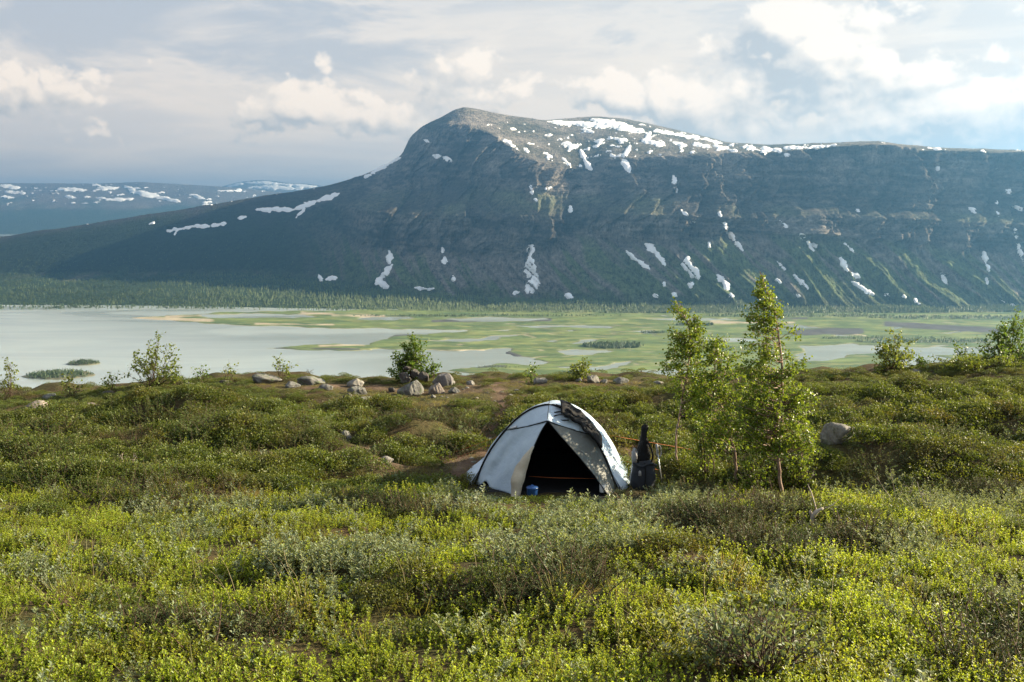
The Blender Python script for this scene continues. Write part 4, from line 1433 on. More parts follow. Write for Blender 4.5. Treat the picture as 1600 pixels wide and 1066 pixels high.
for sgn in (-1, 1):
    g = Geo()
    t = np.linspace(0, 1, 14)
    g.tube(np.stack([0.012 + sgn * (0.03 + 0.062 * np.sin(t * 2.4)), -0.03 - 0.05 * np.sin(t * math.pi), 0.62 - 0.30 * t], 1), 0.012, 8)
    obj('shoulder_strap', g.mesh('shoulder_strap', [black_mat]), pack)
g = Geo()
g.tube([(0.0, -0.09, 0.36), (0.004, -0.112, 0.30), (0.004, -0.126, 0.18), (0, -0.125, 0.06)], 0.007, 6)
obj('zip', g.mesh('zip', [black_mat]), pack)
g = Geo()
loft_rings(g, [(-0.065, -0.10, 0.20, 0.002, 0.002, 1), (-0.065, -0.10, 0.20, 0.02, 0.03, 0.8), (-0.065, -0.105, 0.25, 0.018, 0.02, 0.8), (-0.065, -0.10, 0.27, 0.002, 0.002, 1)])
obj('patch', g.mesh('patch', [grey_mat]), pack)
g = Geo()
t = np.linspace(0, 1, 16)
g.tube(np.stack([-0.15 + 0.3 * t, -0.09 - 0.03 * np.sin(t * math.pi), 0.335 + 0.02 * np.cos(t * 9)], 1), 0.016, 8)
obj('hip_belt', g.mesh('hip_belt', [pack_mat]), pack)
g = Geo()
loft_rings(g, [(0.0, 0, 0, .001, .001, 1), (0, 0, 0, 0.028, 0.03, 0.8), (0.004, 0, 0.09, 0.035, 0.034, 0.8), (0.0, 0, 0.16, 0.028, 0.03, 0.9), (-0.002, 0, 0.185, 0.012, 0.012, 1), (0, 0, .187, .001, .001, 1)], wob=0.008)
o = obj('side_roll', g.mesh('side_roll', [grey_mat]), pack, label='grey rolled pad strapped to the left side')
o.location = (-0.118, -0.02, 0.325)
for k, (px0, py0, px1, py1, lab) in enumerate(((1035, 760, 1026, 700, 'grey walking pole leaning beside the backpack on its right'), (984, 764, 991, 706, 'grey walking pole half hidden at the left side of the backpack'))):
    b0 = spot(px0, py0)
    t0 = at(px1, py1 - 6, b0[1] + 0.03)
    pl = thing('walking_pole', b0, lab, 'walking pole', 'walking poles by the backpack')
    d = t0 - b0
    g = Geo()
    g.tube(np.array([d * -0.03, d * 0.35, d * 0.80]), [0.005, 0.007, 0.008], 8)
    obj('shaft', g.mesh('shaft', [metal_mat]), pl)
    g = Geo()
    g.tube(np.array([d * 0.78, d * 0.82, d * 0.90, d * 0.97, d * 1.0]), [0.012, 0.016, 0.014, 0.018, 0.012], 10)
    obj('grip', g.mesh('grip', [grey_mat]), pl)
    g = Geo()
    t = np.linspace(0, 2 * math.pi, 18)
    g.tube(d * 0.86 + np.stack([0.028 * np.sin(t) + 0.02, 0.01 * np.cos(t), 0.075 * np.cos(t) - 0.02], 1), 0.007, 6)
    obj('wrist_loop', g.mesh('wrist_loop', [grey_mat]), pl)
    g = Geo()
    a = np.linspace(0, 2 * math.pi, 14, endpoint=False)
    q = d * 0.07
    g.add(np.concatenate([[(q[0] + r * math.cos(w_), q[1] + r * math.sin(w_), q[2] + z) for w_ in a] for r, z in ((0.006, 0), (0.03, 0.004), (0.006, 0.01))]), grid_faces(3, 14, 0, True))
    obj('basket', g.mesh('basket', [black_mat]), pl)

# ------------------------------------------------------------------ rocks
def rock_mat_new(name, c0, c1, c2):
    m_, b, out = new_mat(name)
    gco = b.node('ShaderNodeTexCoord').outputs['Object']
    n1 = b.noise(gco, 5.0, 6, 0.65, 0.4)
    n2 = b.noise(gco, 26.0, 5, 0.7)
    n3 = b.noise(gco, 9.0, 4, 0.6, 0.8)
    col = b.mix(b.ramp(n1, 0.35, 0.65), c0, c1)
    col = b.mix(b.ramp(n3, 0.52, 0.62), col, c2)
    col = b.mix(b.ramp(n2, 0.58, 0.70, 0, 0.7), col, (0.03, 0.03, 0.028))
    principled(b, out, col, 0.9, 0.2, b.m('ADD', n1, b.m('MULTIPLY', n2, 0.5)), 0.04, 0.8)
    return m_


RM = {'grey': rock_mat_new('grey_lichen_rock', (0.11, 0.108, 0.10), (0.20, 0.195, 0.18), (0.12, 0.14, 0.085)),
      'pale': rock_mat_new('pale_rock', (0.17, 0.16, 0.145), (0.27, 0.255, 0.23), (0.14, 0.145, 0.11)),
      'pink': rock_mat_new('pinkish_rock', (0.18, 0.15, 0.13), (0.25, 0.215, 0.19), (0.15, 0.145, 0.12)),
      'mauve': rock_mat_new('mauve_rock', (0.14, 0.13, 0.13), (0.20, 0.187, 0.185), (0.14, 0.14, 0.115)),
      'dark': rock_mat_new('dark_lichen_rock', (0.055, 0.048, 0.044), (0.11, 0.098, 0.088), (0.12, 0.13, 0.09))}


def rock_mesh(seed, n=15, facets=15):
    rs = np.random.default_rng(seed)
    t = np.tan(np.linspace(-math.pi / 4, math.pi / 4, n + 1))
    a, b_ = np.meshgrid(t, t, indexing='ij')
    one = np.ones_like(a)
    V, F, off = [], [], 0
    for f in ((one, a, b_), (-one, b_, a), (b_, one, a), (a, -one, b_), (a, b_, one), (b_, a, -one)):
        V.append(np.stack(f, -1).reshape(-1, 3))
        F.append(grid_faces(n + 1, n + 1, off))
        off += (n + 1) ** 2
    V = norm(np.concatenate(V))
    pn = norm(rs.normal(size=(facets, 3)))
    ph = rs.uniform(0.62, 0.95, facets)
    dp = V @ pn.T
    r = np.min(np.where(dp > 0.05, ph / np.maximum(dp, 0.05), 1.25), 1)
    r = np.minimum(r, 1.15)
    r += 0.075 * fbm(V[:, 0] * 3.0 + V[:, 2] + seed, V[:, 1] * 2.2 - V[:, 2], seed, 4)
    return V * r[:, None], np.concatenate(F)


ROCKS_XY = []


def rock(px, py, wpx, hpx, kind, label, seed, dY=0.0, lift=0.0, deep=1.0, grp='stones along the terrace edge', name='rock'):
    """rock whose visible foot is at (px, py), wpx wide and hpx high in photograph pixels"""
    s_ = spot(px, py)
    s_ = np.array([s_[0], s_[1] + dY, 0])
    s_[2] = float(ground_z(s_[0], s_[1])) + lift
    k = math.hypot(s_[1], s_[2]) / FPX
    hw, hh = wpx * k / 2 * 0.9, hpx * k * 0.85
    V, F = rock_mesh(seed)
    V = V / np.abs(V).max(0)
    V = V * np.array([hw, hw * 0.8 * deep, hh * 0.74]) + np.array([0, hw * 0.5, hh * 0.26])
    o = obj(name, make_mesh(name, V, F, RM[kind], False), None, s_, label, 'rock', grp)
    ROCKS_XY.append((s_[0], s_[1] + hw * 0.5, hw * 0.95))
    return o


rock(410, 594, 60, 17, 'grey', 'broad flat lichen-covered boulder on the terrace edge against the lake', 11)
rock(484, 599, 52, 16, 'grey', 'low wedge rock on the skyline between boulder and pointed stone', 12)
rock(556, 599, 36, 16, 'pale', 'pointed pale stone on the skyline left of the cairn', 13)
rock(455, 606, 30, 11, 'grey', 'small flat stone just below the broad boulder', 14)
rock(508, 610, 30, 11, 'grey', 'mossy grey stone half sunk in the heath', 15)
rock(558, 617, 38, 17, 'grey', 'rounded grey boulder with shadow left of the cairn', 16)
rock(541, 629, 24, 17, 'dark', 'dark rock at left of the pair in front of rounded boulder', 17)
rock(569, 631, 34, 15, 'grey', 'split grey rock at right of the pair in front of rounded boulder', 18)
rock(585, 627, 14, 8, 'pale', 'small pale stone beside the split grey rock', 19)
CG = 'stones of the cairn'
rock(642, 618, 52, 27, 'grey', 'large greenish lichen boulder at the front of the cairn', 21, grp=CG)
rock(681, 617, 30, 23, 'pink', 'pinkish front block of the cairn, right of its large boulder', 22, grp=CG)
rock(690, 608, 38, 29, 'mauve', 'rounded mauve boulder on the right of the cairn', 23, 0.35, grp=CG)
rock(710, 615, 24, 11, 'grey', 'low grey stone lying right of the cairn', 24, grp=CG)
rock(705, 604, 13, 10, 'pale', 'small upright stone behind the mauve boulder', 25, 0.3, grp=CG)
rock(630, 607, 22, 15, 'dark', 'dark block stacked behind the left of the cairn', 26, 0.35, 0.10, grp=CG)
rock(645, 602, 21, 13, 'dark', 'dark middle block in the back of the cairn', 27, 0.4, 0.17, grp=CG)
rock(660, 606, 20, 14, 'dark', 'dark rough block above the pinkish stone of the cairn', 28, 0.3, 0.12, grp=CG)
rock(632, 590, 17, 6, 'dark', 'topmost flat dark stone of the cairn', 29, 0.4, 0.33, grp=CG)
rock(612, 613, 13, 9, 'dark', 'small dark stone at the left foot of the cairn', 30, grp=CG)
rock(676, 622, 11, 6, 'pale', 'small pale chip in front of the pinkish block', 31, grp=CG)
rock(735, 602, 16, 8, 'pale', 'lone pale stone between the cairn and the path', 32)
rock(845, 597, 26, 12, 'pale', 'pale stone on the skyline above the tent', 33)
rock(926, 593, 25, 17, 'pale', 'upright pale stone beside the bright little bush', 34)
rock(905, 597, 14, 7, 'grey', 'small grey stone left of the upright pale stone', 35)
rock(944, 594, 14, 7, 'grey', 'small grey stone right of the upright pale stone', 36)
rock(972, 594, 30, 10, 'grey', 'long low stone on the skyline left of the birches', 37)
rock(1030, 592, 26, 6, 'pale', 'thin pale slab on the skyline at the foot of the left birch crown', 38)
rock(52, 641, 40, 16, 'pink', 'pale pinkish boulder in the heath nearest the left edge', 41)
rock(138, 640, 30, 12, 'pink', 'pale rounded stone in the heath right of the pinkish boulder', 42)
rock(73, 617, 30, 8, 'grey', 'flat grey slab on the skyline at the far left', 43)
rock(168, 611, 24, 6, 'dark', 'low dark slab on the skyline left of the bright bush', 44)
rock(294, 598, 22, 8, 'pale', 'pale stone at the right foot of the bright bush', 45)
rock(348, 590, 22, 10, 'dark', 'dark hump of rock between the bright bush and the broad boulder', 46)
rock(1310, 694, 80, 40, 'pale', 'large weathered grey boulder in the heath right of the birches', 51, lift=-0.01, deep=0.9)
rock(539, 686, 26, 16, 'grey', 'grey stone among shrubs in the middle of the left heath', 52)
rock(604, 722, 24, 9, 'pale', 'flat pale stone beside the worn patch left of the tent', 53)
rock(1340, 579, 14, 6, 'pale', 'little pale stone on the right skyline left of the bush', 54)
rock(1366, 580, 30, 9, 'grey', 'grey slab at the left foot of the right-hand bush', 55)
rock(1432, 583, 30, 9, 'grey', 'bluish grey slab at the right foot of the right-hand bush', 56)
rock(565, 888, 24, 8, 'pale', 'pale stone showing through the grey willow in the foreground', 57)
g = Geo()
for k in range(60):
    q = rng.random()
    cx, cy = ((772 + rng.normal() * 14, 600 + 50 * q), (760 - 40 * q + rng.normal() * 14, 650 + 85 * q), (690 + rng.normal() * 60, 612 + rng.normal() * 5), (1000 + rng.normal() * 8, 700 + rng.normal() * 12))[k % 4]
    s_ = spot(cx, cy)
    V, F = rock_mesh(900 + k, 3, 9)
    r_ = rng.uniform(0.015, 0.05)
    g.add(V * np.array([r_, r_ * 0.8, r_ * 0.55]) + s_, F, rng.random())
obj('path_stones', g.mesh('path_stones', [RM['pale']]), None, None, 'small loose stones on the worn path', 'stones', None, 'stuff')
# ------------------------------------------------------------------ birches and bushes
birch_bark, b, out = new_mat('birch_bark')
gco = b.node('ShaderNodeTexCoord').outputs['Object']
mp = b.node('ShaderNodeMapping')
mp.inputs['Scale'].default_value = (6, 6, 22)
b.l.new(gco, mp.inputs[0])
n1 = b.noise(mp.outputs[0], 1.2, 5, 0.65)
n2 = b.noise(gco, 4.0, 3, 0.6)
col = b.mix(b.ramp(n2, 0.35, 0.65), (0.19, 0.115, 0.085), (0.36, 0.26, 0.20))
col = b.mix(b.ramp(n1, 0.55, 0.66), col, (0.05, 0.038, 0.03))
principled(b, out, col, 0.75, 0.3, n1, 0.01, 0.5)
twig_mat = plain_mat('brown_twig', (0.070, 0.045, 0.032), 0.8, 0.2, 0.3, 30)
grey_twig = plain_mat('weathered_twig', (0.24, 0.20, 0.165), 0.85, 0.2, 0.3, 30)
birch_leaf = leaf_mat('birch_leaf', (0.070, 0.125, 0.016), (0.185, 0.240, 0.036), (0.125, 0.175, 0.026), 0.46, None, 0.34, 1.5)
bush_bright = leaf_mat('bright_bush_leaf', (0.085, 0.125, 0.022), (0.165, 0.200, 0.050), (0.12, 0.16, 0.035), 0.45, None, 0.4, 1.5)
bush_dark = leaf_mat('deep_green_bush_leaf', (0.060, 0.115, 0.018), (0.135, 0.205, 0.036), (0.09, 0.15, 0.026), 0.44, None, 0.36, 1.4)


def spline(pts, n):
    pts = np.asarray(pts, float)
    s = np.linspace(0, len(pts) - 1, n)
    q = np.stack([np.interp(s, np.arange(len(pts)), pts[:, k]) for k in range(3)], -1)
    for _ in range(max(1, n // len(pts) // 2)):
        q[1:-1] = 0.25 * q[:-2] + 0.5 * q[1:-1] + 0.25 * q[2:]
    return q


def woody(name, label, cat, group, trunk_px, Y, env, nclus, per, lmat, bark, seed, r0=0.03, leaf=(0.024, 0.034), clus=0.095, depth=0.9, stems=0, low=0.25, drift=0.0, wide=0.85):
    """tree or bush: trunk_px is the stem in photograph pixels at Y metres, env the crown outline (py, left, right)"""
    rs = np.random.default_rng(seed)
    tr = np.array([at(px, py, Y + drift * k) for k, (px, py) in enumerate(trunk_px)])
    base = tr[0].copy()
    base[2] = float(ground_z(base[0], base[1]))
    tr[0] = base - [0, 0, 0.05]
    root = thing(name, base, label, cat, group)
    tr = tr - base
    q = spline(tr, 36)
    q[2:-1, :2] += 0.006 * rs.normal(size=(33, 2))
    fr = np.linspace(0, 1, 36)
    rad = r0 * (1 - fr) ** 0.8 + 0.004
    g = Geo()
    if not stems:
        g.tube(q, rad, 8, 0.5, 0)
        obj('trunk', g.mesh('trunk', [bark]), root)
    env = np.array(env, float)
    wid = np.maximum(env[:, 2] - env[:, 1], 4)
    cum = np.concatenate([[0], np.cumsum(0.5 * (wid[1:] + wid[:-1]) * np.diff(env[:, 0]))])
    br, lv = Geo(), Geo()
    for k in range(nclus):
        py = np.interp(rs.random() * cum[-1], cum, env[:, 0])
        xl, xr = np.interp(py, env[:, 0], env[:, 1]), np.interp(py, env[:, 0], env[:, 2])
        a = rs.uniform(0, 2 * math.pi)
        rr = math.sqrt(rs.uniform(0.02, 1))
        px = 0.5 * (xl + xr) + 0.5 * (xr - xl) * rr * math.cos(a)
        hw = 0.5 * (xr - xl) * Y / FPX
        c = at(px, py, Y + hw * depth * rr * math.sin(a)) - base
        # branch from the stem, starting lower than its tip
        if stems:
            st = np.array([0.05 * rs.normal(), 0.05 * rs.normal(), -0.03])
            mid = st * 0.5 + c * 0.5 + np.array([0, 0, 0.10 * np.linalg.norm(c)]) * rs.uniform(-0.2, 0.6)
            rb = 0.006
        else:
            zt = c[2] - rs.uniform(0.12, 0.45) * max(0.2, np.linalg.norm(c[:2] - q[np.argmin(np.abs(q[:, 2] - c[2])), :2]) * 1.3)
            i = int(np.clip(np.argmin(np.abs(q[:, 2] - zt)), 3, 33))
            st = q[i]
            mid = 0.5 * (st + c) + np.array([0, 0, rs.uniform(-0.05, 0.03)])
            rb = min(0.011, rad[i] * 0.5)
        bp = spline([st, mid, c], 7)
        bp[1:-1] += 0.012 * rs.normal(size=(5, 3))
        br.tube(bp, np.linspace(rb, 0.002, 7), 4)
        nt = rs.integers(3, 6)
        for t in range(nt):
            d = norm(rs.normal(size=3) + np.array([0, 0, 0.15]) + 0.9 * norm(c - st))
            L = clus * rs.uniform(0.6, 1.5)
            o_ = bp[rs.integers(4, 7)]
            tw = np.array([o_, o_ + d * L * 0.5 + [0, 0, 0.01], o_ + d * L + [0, 0, -0.02 * L]])
            br.tube(tw, [0.0024, 0.0018, 0.001], 3, cap=False)
            m = max(2, int(per / nt * rs.uniform(0.6, 1.4)))
            s = rs.uniform(0.1, 1.05, m)[:, None]
            Pl = o_ + d * L * s + rs.normal(size=(m, 3)) * 0.022
            A = norm(rs.normal(size=(m, 3)) + d * 0.6 + np.array([0, 0, -0.35]))
            N = norm(rs.normal(size=(m, 3)) * 0.8 + np.array([0.1, 0, 0.8]))
            ll = rs.uniform(leaf[0], leaf[1], m)
            lv.leaves(Pl, A, N, ll, ll * wide, 0.12, rs.random(m))
    obj('branches', br.mesh('branches', [twig_mat if stems else bark]), root)
    obj('crown', lv.mesh('crown', [lmat]), root)
    return root


BG = 'mountain birches right of the tent'
b1 = spot(1222, 780)
woody('birch_tree', 'tallest mountain birch, its straight stem nearest the grey boulder', 'tree', BG, [(1223, 782), (1219, 745), (1216, 715), (1218, 690), (1222, 650), (1223, 600), (1221, 550), (1212, 500), (1200, 460), (1187, 424)], b1[1],
      [(424, 1183, 1190), (445, 1177, 1198), (462, 1172, 1212), (480, 1163, 1232), (500, 1160, 1238), (525, 1158, 1250), (548, 1160, 1255), (580, 1152, 1258), (610, 1138, 1270), (640, 1128, 1284), (680, 1135, 1276), (705, 1165, 1272)], 225, 58, birch_leaf, birch_bark, 1001, 0.019)
b2 = spot(1150, 766)
woody('birch_tree', 'crooked middle birch with bent reddish stem between the taller two crowns', 'tree', BG, [(1152, 768), (1149, 740), (1150, 712), (1144, 690), (1138, 664), (1128, 640), (1118, 610), (1116, 580), (1122, 545)], b2[1] + 0.15,
      [(532, 1112, 1135), (550, 1098, 1160), (575, 1092, 1172), (610, 1085, 1178), (640, 1082, 1175), (670, 1080, 1170), (695, 1090, 1160)], 110, 52, birch_leaf, birch_bark, 1002, 0.015)
b3 = spot(1064, 752)
woody('birch_tree', 'slender left birch with leaning narrow top, standing next to the backpack', 'tree', BG, [(1063, 754), (1058, 728), (1056, 700), (1060, 660), (1068, 610), (1078, 560), (1080, 520), (1062, 474)], b3[1] + 0.25,
      [(474, 1058, 1064), (486, 1046, 1072), (500, 1046, 1092), (520, 1043, 1104), (540, 1050, 1106), (560, 1030, 1104), (578, 1022, 1108), (600, 1040, 1105), (640, 1060, 1100), (660, 1075, 1095)], 100, 54, birch_leaf, birch_bark, 1003, 0.012)
# low suckers round the stems
for k, (px, py, w_, h_, lab) in enumerate(((1105, 752, 60, 95, 'leafy birch sucker between the left and the crooked stem'), (1180, 772, 56, 80, 'leafy birch sucker between the crooked and the straight stem'), (1250, 770, 50, 90, 'leafy birch sucker at the right foot of the tallest birch'))):
    s_ = spot(px, py)
    woody('birch_sucker', lab, 'shrub', 'suckers under the birches', [(px, py), (px, py - h_)], s_[1], [(py - h_, px - w_ * 0.2, px + w_ * 0.2), (py - h_ * 0.6, px - w_ * 0.5, px + w_ * 0.5), (py - h_ * 0.15, px - w_ * 0.4, px + w_ * 0.4)], 17, 30, birch_leaf, twig_mat, 1010 + k, stems=1)
EB = 'bushes along the terrace edge'


def bush(px, py, Yoff, env, n, per, mat, label, seed, leaf=(0.035, 0.055), clus=0.16):
    s_ = spot(px, py)
    woody('edge_bush', label, 'bush', EB, [(px, py), (px, env[0][0])], s_[1] + Yoff, env, n, per, mat, twig_mat, seed, 0.01, leaf, clus, 0.7, 1)


bush(240, 603, 0.2, [(527, 235, 250), (545, 215, 275), (565, 205, 278), (580, 192, 290), (598, 190, 298)], 58, 24, bush_bright, 'airy bright green willow bush on the left terrace edge', 1021)
bush(643, 596, 0.9, [(530, 640, 656), (545, 620, 665), (562, 612, 668), (578, 606, 666), (592, 606, 684)], 62, 44, bush_dark, 'dense deep green bush growing behind the cairn', 1022)
bush(676, 596, 0.8, [(564, 672, 684), (575, 664, 684), (592, 664, 682)], 12, 26, bush_dark, 'small side bush at the right shoulder of the cairn', 1023)
bush(1396, 581, 0.3, [(519, 1395, 1404), (535, 1372, 1424), (552, 1366, 1428), (568, 1362, 1430), (578, 1356, 1428)], 54, 34, bush_bright, 'rounded bush on the right terrace edge', 1024)
bush(1437, 581, 0.3, [(562, 1432, 1442), (572, 1428, 1446), (580, 1426, 1446)], 8, 20, bush_dark, 'little dark bush right of the rounded bush', 1025)
bush(1565, 572, 0.6, [(494, 1580, 1592), (510, 1562, 1605), (530, 1530, 1620), (548, 1520, 1640), (562, 1524, 1660)], 74, 34, bush_dark, 'big loose bush at the right edge of the picture', 1026)
bush(1503, 566, 0.8, [(541, 1490, 1512), (550, 1488, 1520), (560, 1498, 1520)], 9, 14, bush_dark, 'thin low sprig left of the big right bush', 1027)
bush(1530, 578, -0.2, [(557, 1462, 1600), (565, 1455, 1610), (576, 1458, 1610)], 70, 40, bush_bright, 'hedge-like low willow thicket below the big right bush', 1028, (0.03, 0.045), 0.1)
bush(15, 616, 0.2, [(566, 9, 18), (580, 6, 24), (596, 2, 30), (610, -4, 40)], 18, 16, bush_bright, 'spindly sapling at the far left edge', 1029)
bush(112, 616, 0.1, [(586, 106, 122), (600, 96, 124), (612, 92, 128)], 12, 14, bush_bright, 'small yellow-green sprig in front of the islands', 1030)
bush(176, 606, 0.2, [(586, 166, 178), (596, 164, 186), (604, 172, 192)], 8, 14, bush_bright, 'thin sprig at the left foot of the airy bush', 1031)
bush(440, 588, 0.4, [(566, 424, 436), (573, 430, 454), (584, 440, 455)], 8, 16, bush_bright, 'leaning twig behind the broad flat boulder', 1032)
bush(908, 594, 0.2, [(571, 900, 912), (580, 888, 922), (592, 888, 920)], 18, 30, bush_bright, 'bright little bush on the skyline above the tent', 1033)
bush(832, 597, 0.3, [(577, 830, 838), (587, 820, 842), (596, 822, 838)], 8, 18, bush_dark, 'small dark bush left of the pale skyline stone', 1034)
bush(358, 588, 0.3, [(572, 354, 364), (580, 350, 366), (588, 352, 364)], 6, 12, bush_bright, 'tiny sprig on the dark hump of rock', 1035)
bush(312, 594, 0.3, [(577, 306, 314), (586, 304, 326), (594, 300, 328)], 7, 12, bush_dark, 'tiny twig at the right of the airy bush', 1036)

# ------------------------------------------------------------------ ground cover
bil_leaf = leaf_mat('bilberry_leaf', (0.030, 0.075, 0.009), (0.385, 0.465, 0.060), (0.205, 0.285, 0.036), 0.52, (0.105, 0.070, 0.026), 0.40, 1.55)  # dark tone stands for shade low down, bright tone for sunlit tips
wil_leaf = leaf_mat('grey_willow_leaf', (0.125, 0.170, 0.080), (0.255, 0.300, 0.180), (0.175, 0.22, 0.11), 0.40, (0.30, 0.34, 0.26), 0.55, 1.2)
hea_leaf = leaf_mat('crowberry_leaf', (0.026, 0.052, 0.010), (0.165, 0.205, 0.036), (0.080, 0.110, 0.024), 0.40, (0.120, 0.090, 0.034), 0.45, 1.4)
jun_leaf = leaf_mat('juniper_leaf', (0.032, 0.058, 0.014), (0.092, 0.122, 0.030), (0.056, 0.078, 0.022), 0.28, (0.125, 0.092, 0.040), 0.5, 1.3)
dwb_leaf = leaf_mat('dwarf_birch_leaf', (0.042, 0.080, 0.014), (0.135, 0.190, 0.036), (0.068, 0.100, 0.024), 0.40, (0.100, 0.085, 0.036), 0.42, 1.4)
gra_leaf = leaf_mat('grass_blade', (0.115, 0.135, 0.036), (0.21, 0.20, 0.075), (0.17, 0.16, 0.06), 0.45, (0.27, 0.22, 0.11), 0.5, 1.3)


def sprig_clump(rs, nsp, rad, h, nl, L, wr_, up, mat_i=0, lean=0.35, top_bright=True, stem_r=0.0016, droop=0.1):
    g = Geo()
    for s in range(nsp):
        a, q = rs.uniform(0, 6.28), math.sqrt(rs.random()) * rad
        b0 = np.array([math.cos(a) * q, math.sin(a) * q, -0.03])
        hh = rs.uniform(*h) * (1.1 - 0.35 * q / rad)
        d = norm(np.array([rs.normal() * lean, rs.normal() * lean, 1.0]))
        tip = b0 + d * hh
        bend = np.array([rs.normal(), rs.normal(), 0]) * hh * 0.12
        pts = np.array([b0, b0 + d * hh * 0.55 + bend, tip + bend * 1.2])
        g.tube(pts, [stem_r, stem_r, stem_r * 0.6], 3, 0.2, 1, cap=False)
        m = max(4, int(nl * rs.uniform(0.75, 1.25)))
        t = np.sort(rs.uniform(0.22, 1.03, m))
        Pl = np.where(t[:, None] < 0.55, b0 + (pts[1] - b0) * t[:, None] / 0.55, pts[1] + (pts[2] - pts[1]) * (t[:, None] - 0.55) / 0.45)
        phi = np.arange(m) * 2.4 + rs.uniform(0, 6)
        o_ = np.stack([np.cos(phi), np.sin(phi), np.zeros(m)], 1)
        A = norm(o_ + np.array([0, 0, 1]) * (up * rs.uniform(0.5, 1.5, m))[:, None])
        N = norm(np.array([0, 0, 1]) - o_ * 0.4 + rs.normal(size=(m, 3)) * 0.35)
        ll = rs.uniform(L[0], L[1], m) * (1.1 - 0.35 * t)
        var = np.clip(0.02 + 0.90 * t ** 1.3 * (1 if top_bright else 0.6) + rs.normal(size=m) * 0.15, 0, 1)  # shade at the base and sun on the tips put into the leaf colour
        g.leaves(Pl, A, N, ll, ll * wr_, 0.2, var, mat_i, droop)
    return g


def dome_clump(rs, nl, rad, h, L, wr_, mat_i=0, stems=8):
    g = Geo()
    for s in range(stems):
        a = rs.uniform(0, 6.28)
        q = rs.uniform(0.2, 1) * rad
        g.tube(np.array([[0, 0, -0.02], [math.cos(a) * q * 0.5, math.sin(a) * q * 0.5, h * 0.5], [math.cos(a) * q, math.sin(a) * q, h * (0.9 - 0.6 * (q / rad) ** 2)]]), [0.003, 0.002, 0.001], 3, 0.2, 1, cap=False)
    a = rs.uniform(0, 6.28, nl)
    q = np.sqrt(rs.random(nl))
    lump = 1 + 0.35 * noise2(np.cos(a) * q * 3 + rs.uniform(0, 50), np.sin(a) * q * 3, 3)
    z = h * (1 - 0.75 * q ** 2) * lump * rs.uniform(0.35, 1.0, nl) ** 0.6
    Pl = np.stack([np.cos(a) * q * rad, np.sin(a) * q * rad, z], 1)
    A = norm(rs.normal(size=(nl, 3)) * 0.7 + np.stack([np.cos(a) * q, np.sin(a) * q, np.full(nl, 0.9)], 1))
    N = norm(rs.normal(size=(nl, 3)) + np.array([0, 0, 0.7]))
    ll = rs.uniform(L[0], L[1], nl)
    g.leaves(Pl, A, N, ll, ll * wr_, 0.15, np.clip(z / h * 0.7 + rs.normal(size=nl) * 0.2, 0, 1), mat_i)  # leaf colour painted lighter towards the top, as if sunlit
    return g


def make_src(nm, fn, mats, n=5, seed=0):
    return [source(nm, fn(np.random.default_rng(seed + k)).mesh(nm, mats, False)) for k in range(n)]


SRC = {
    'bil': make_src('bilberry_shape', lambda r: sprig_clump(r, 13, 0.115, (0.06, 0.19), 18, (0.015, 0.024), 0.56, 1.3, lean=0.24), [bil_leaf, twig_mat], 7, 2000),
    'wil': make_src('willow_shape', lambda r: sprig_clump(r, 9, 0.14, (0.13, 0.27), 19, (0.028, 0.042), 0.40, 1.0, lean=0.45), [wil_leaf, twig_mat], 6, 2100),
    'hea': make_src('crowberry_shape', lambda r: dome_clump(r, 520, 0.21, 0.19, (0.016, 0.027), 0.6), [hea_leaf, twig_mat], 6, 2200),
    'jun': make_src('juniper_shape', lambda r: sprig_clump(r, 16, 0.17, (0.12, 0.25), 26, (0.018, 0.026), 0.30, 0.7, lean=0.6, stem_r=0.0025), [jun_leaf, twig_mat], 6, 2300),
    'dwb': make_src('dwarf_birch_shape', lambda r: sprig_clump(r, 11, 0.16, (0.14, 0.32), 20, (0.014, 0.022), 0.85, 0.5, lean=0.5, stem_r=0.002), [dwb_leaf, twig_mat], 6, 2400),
}


def grass_clump(rs):
    g = Geo()
    n = 26
    a = rs.uniform(0, 6.28, n)
    q = np.sqrt(rs.random(n)) * 0.07
    Pl = np.stack([np.cos(a) * q, np.sin(a) * q, np.full(n, -0.01)], 1)
    A = norm(np.stack([np.cos(a) * 0.5 + rs.normal(size=n) * 0.25, np.sin(a) * 0.5 + rs.normal(size=n) * 0.25, np.ones(n)], 1))
    ll = rs.uniform(0.06, 0.17, n)
    g.leaves(Pl, A, norm(rs.normal(size=(n, 3)) * [1, 1, 0.2]), ll, 0.0045, 0.1, rs.random(n), 0, 0.02)
    return g


SRC['gra'] = make_src('grass_shape', grass_clump, [gra_leaf], 5, 2500)

pts_x, pts_y = [], []
for y0, y1, cell in ((3.4, 8.0, 0.088), (8.0, 12.5, 0.098), (12.5, 21.5, 0.112), (21.5, 27.0, 0.35)):
    ys_ = np.arange(y0, y1, cell)
    xs_ = np.arange(-0.66 * y1 - 1.2, 0.66 * y1 + 1.2, cell)
    a, b_ = np.meshgrid(xs_, ys_)
    a = a + rng.uniform(-0.55, 0.55, a.shape) * cell
    b_ = b_ + rng.uniform(-0.55, 0.55, b_.shape) * cell
    k = np.abs(a) < 0.66 * b_ + 1.2
    pts_x.append(a[k])
    pts_y.append(b_[k])
qx, qy = np.concatenate(pts_x), np.concatenate(pts_y)
qz = ground_z(qx, qy)
qpx, qpy = proj(np.stack([qx, qy, qz], -1))
nn1 = fbm(qx / 1.1, qy / 1.1, 801, 3, 0.55)
nn2 = fbm(qx / 0.55, qy / 0.55, 811, 3, 0.55)
nn3 = fbm(qx / 2.3, qy / 2.3, 821, 3, 0.55)


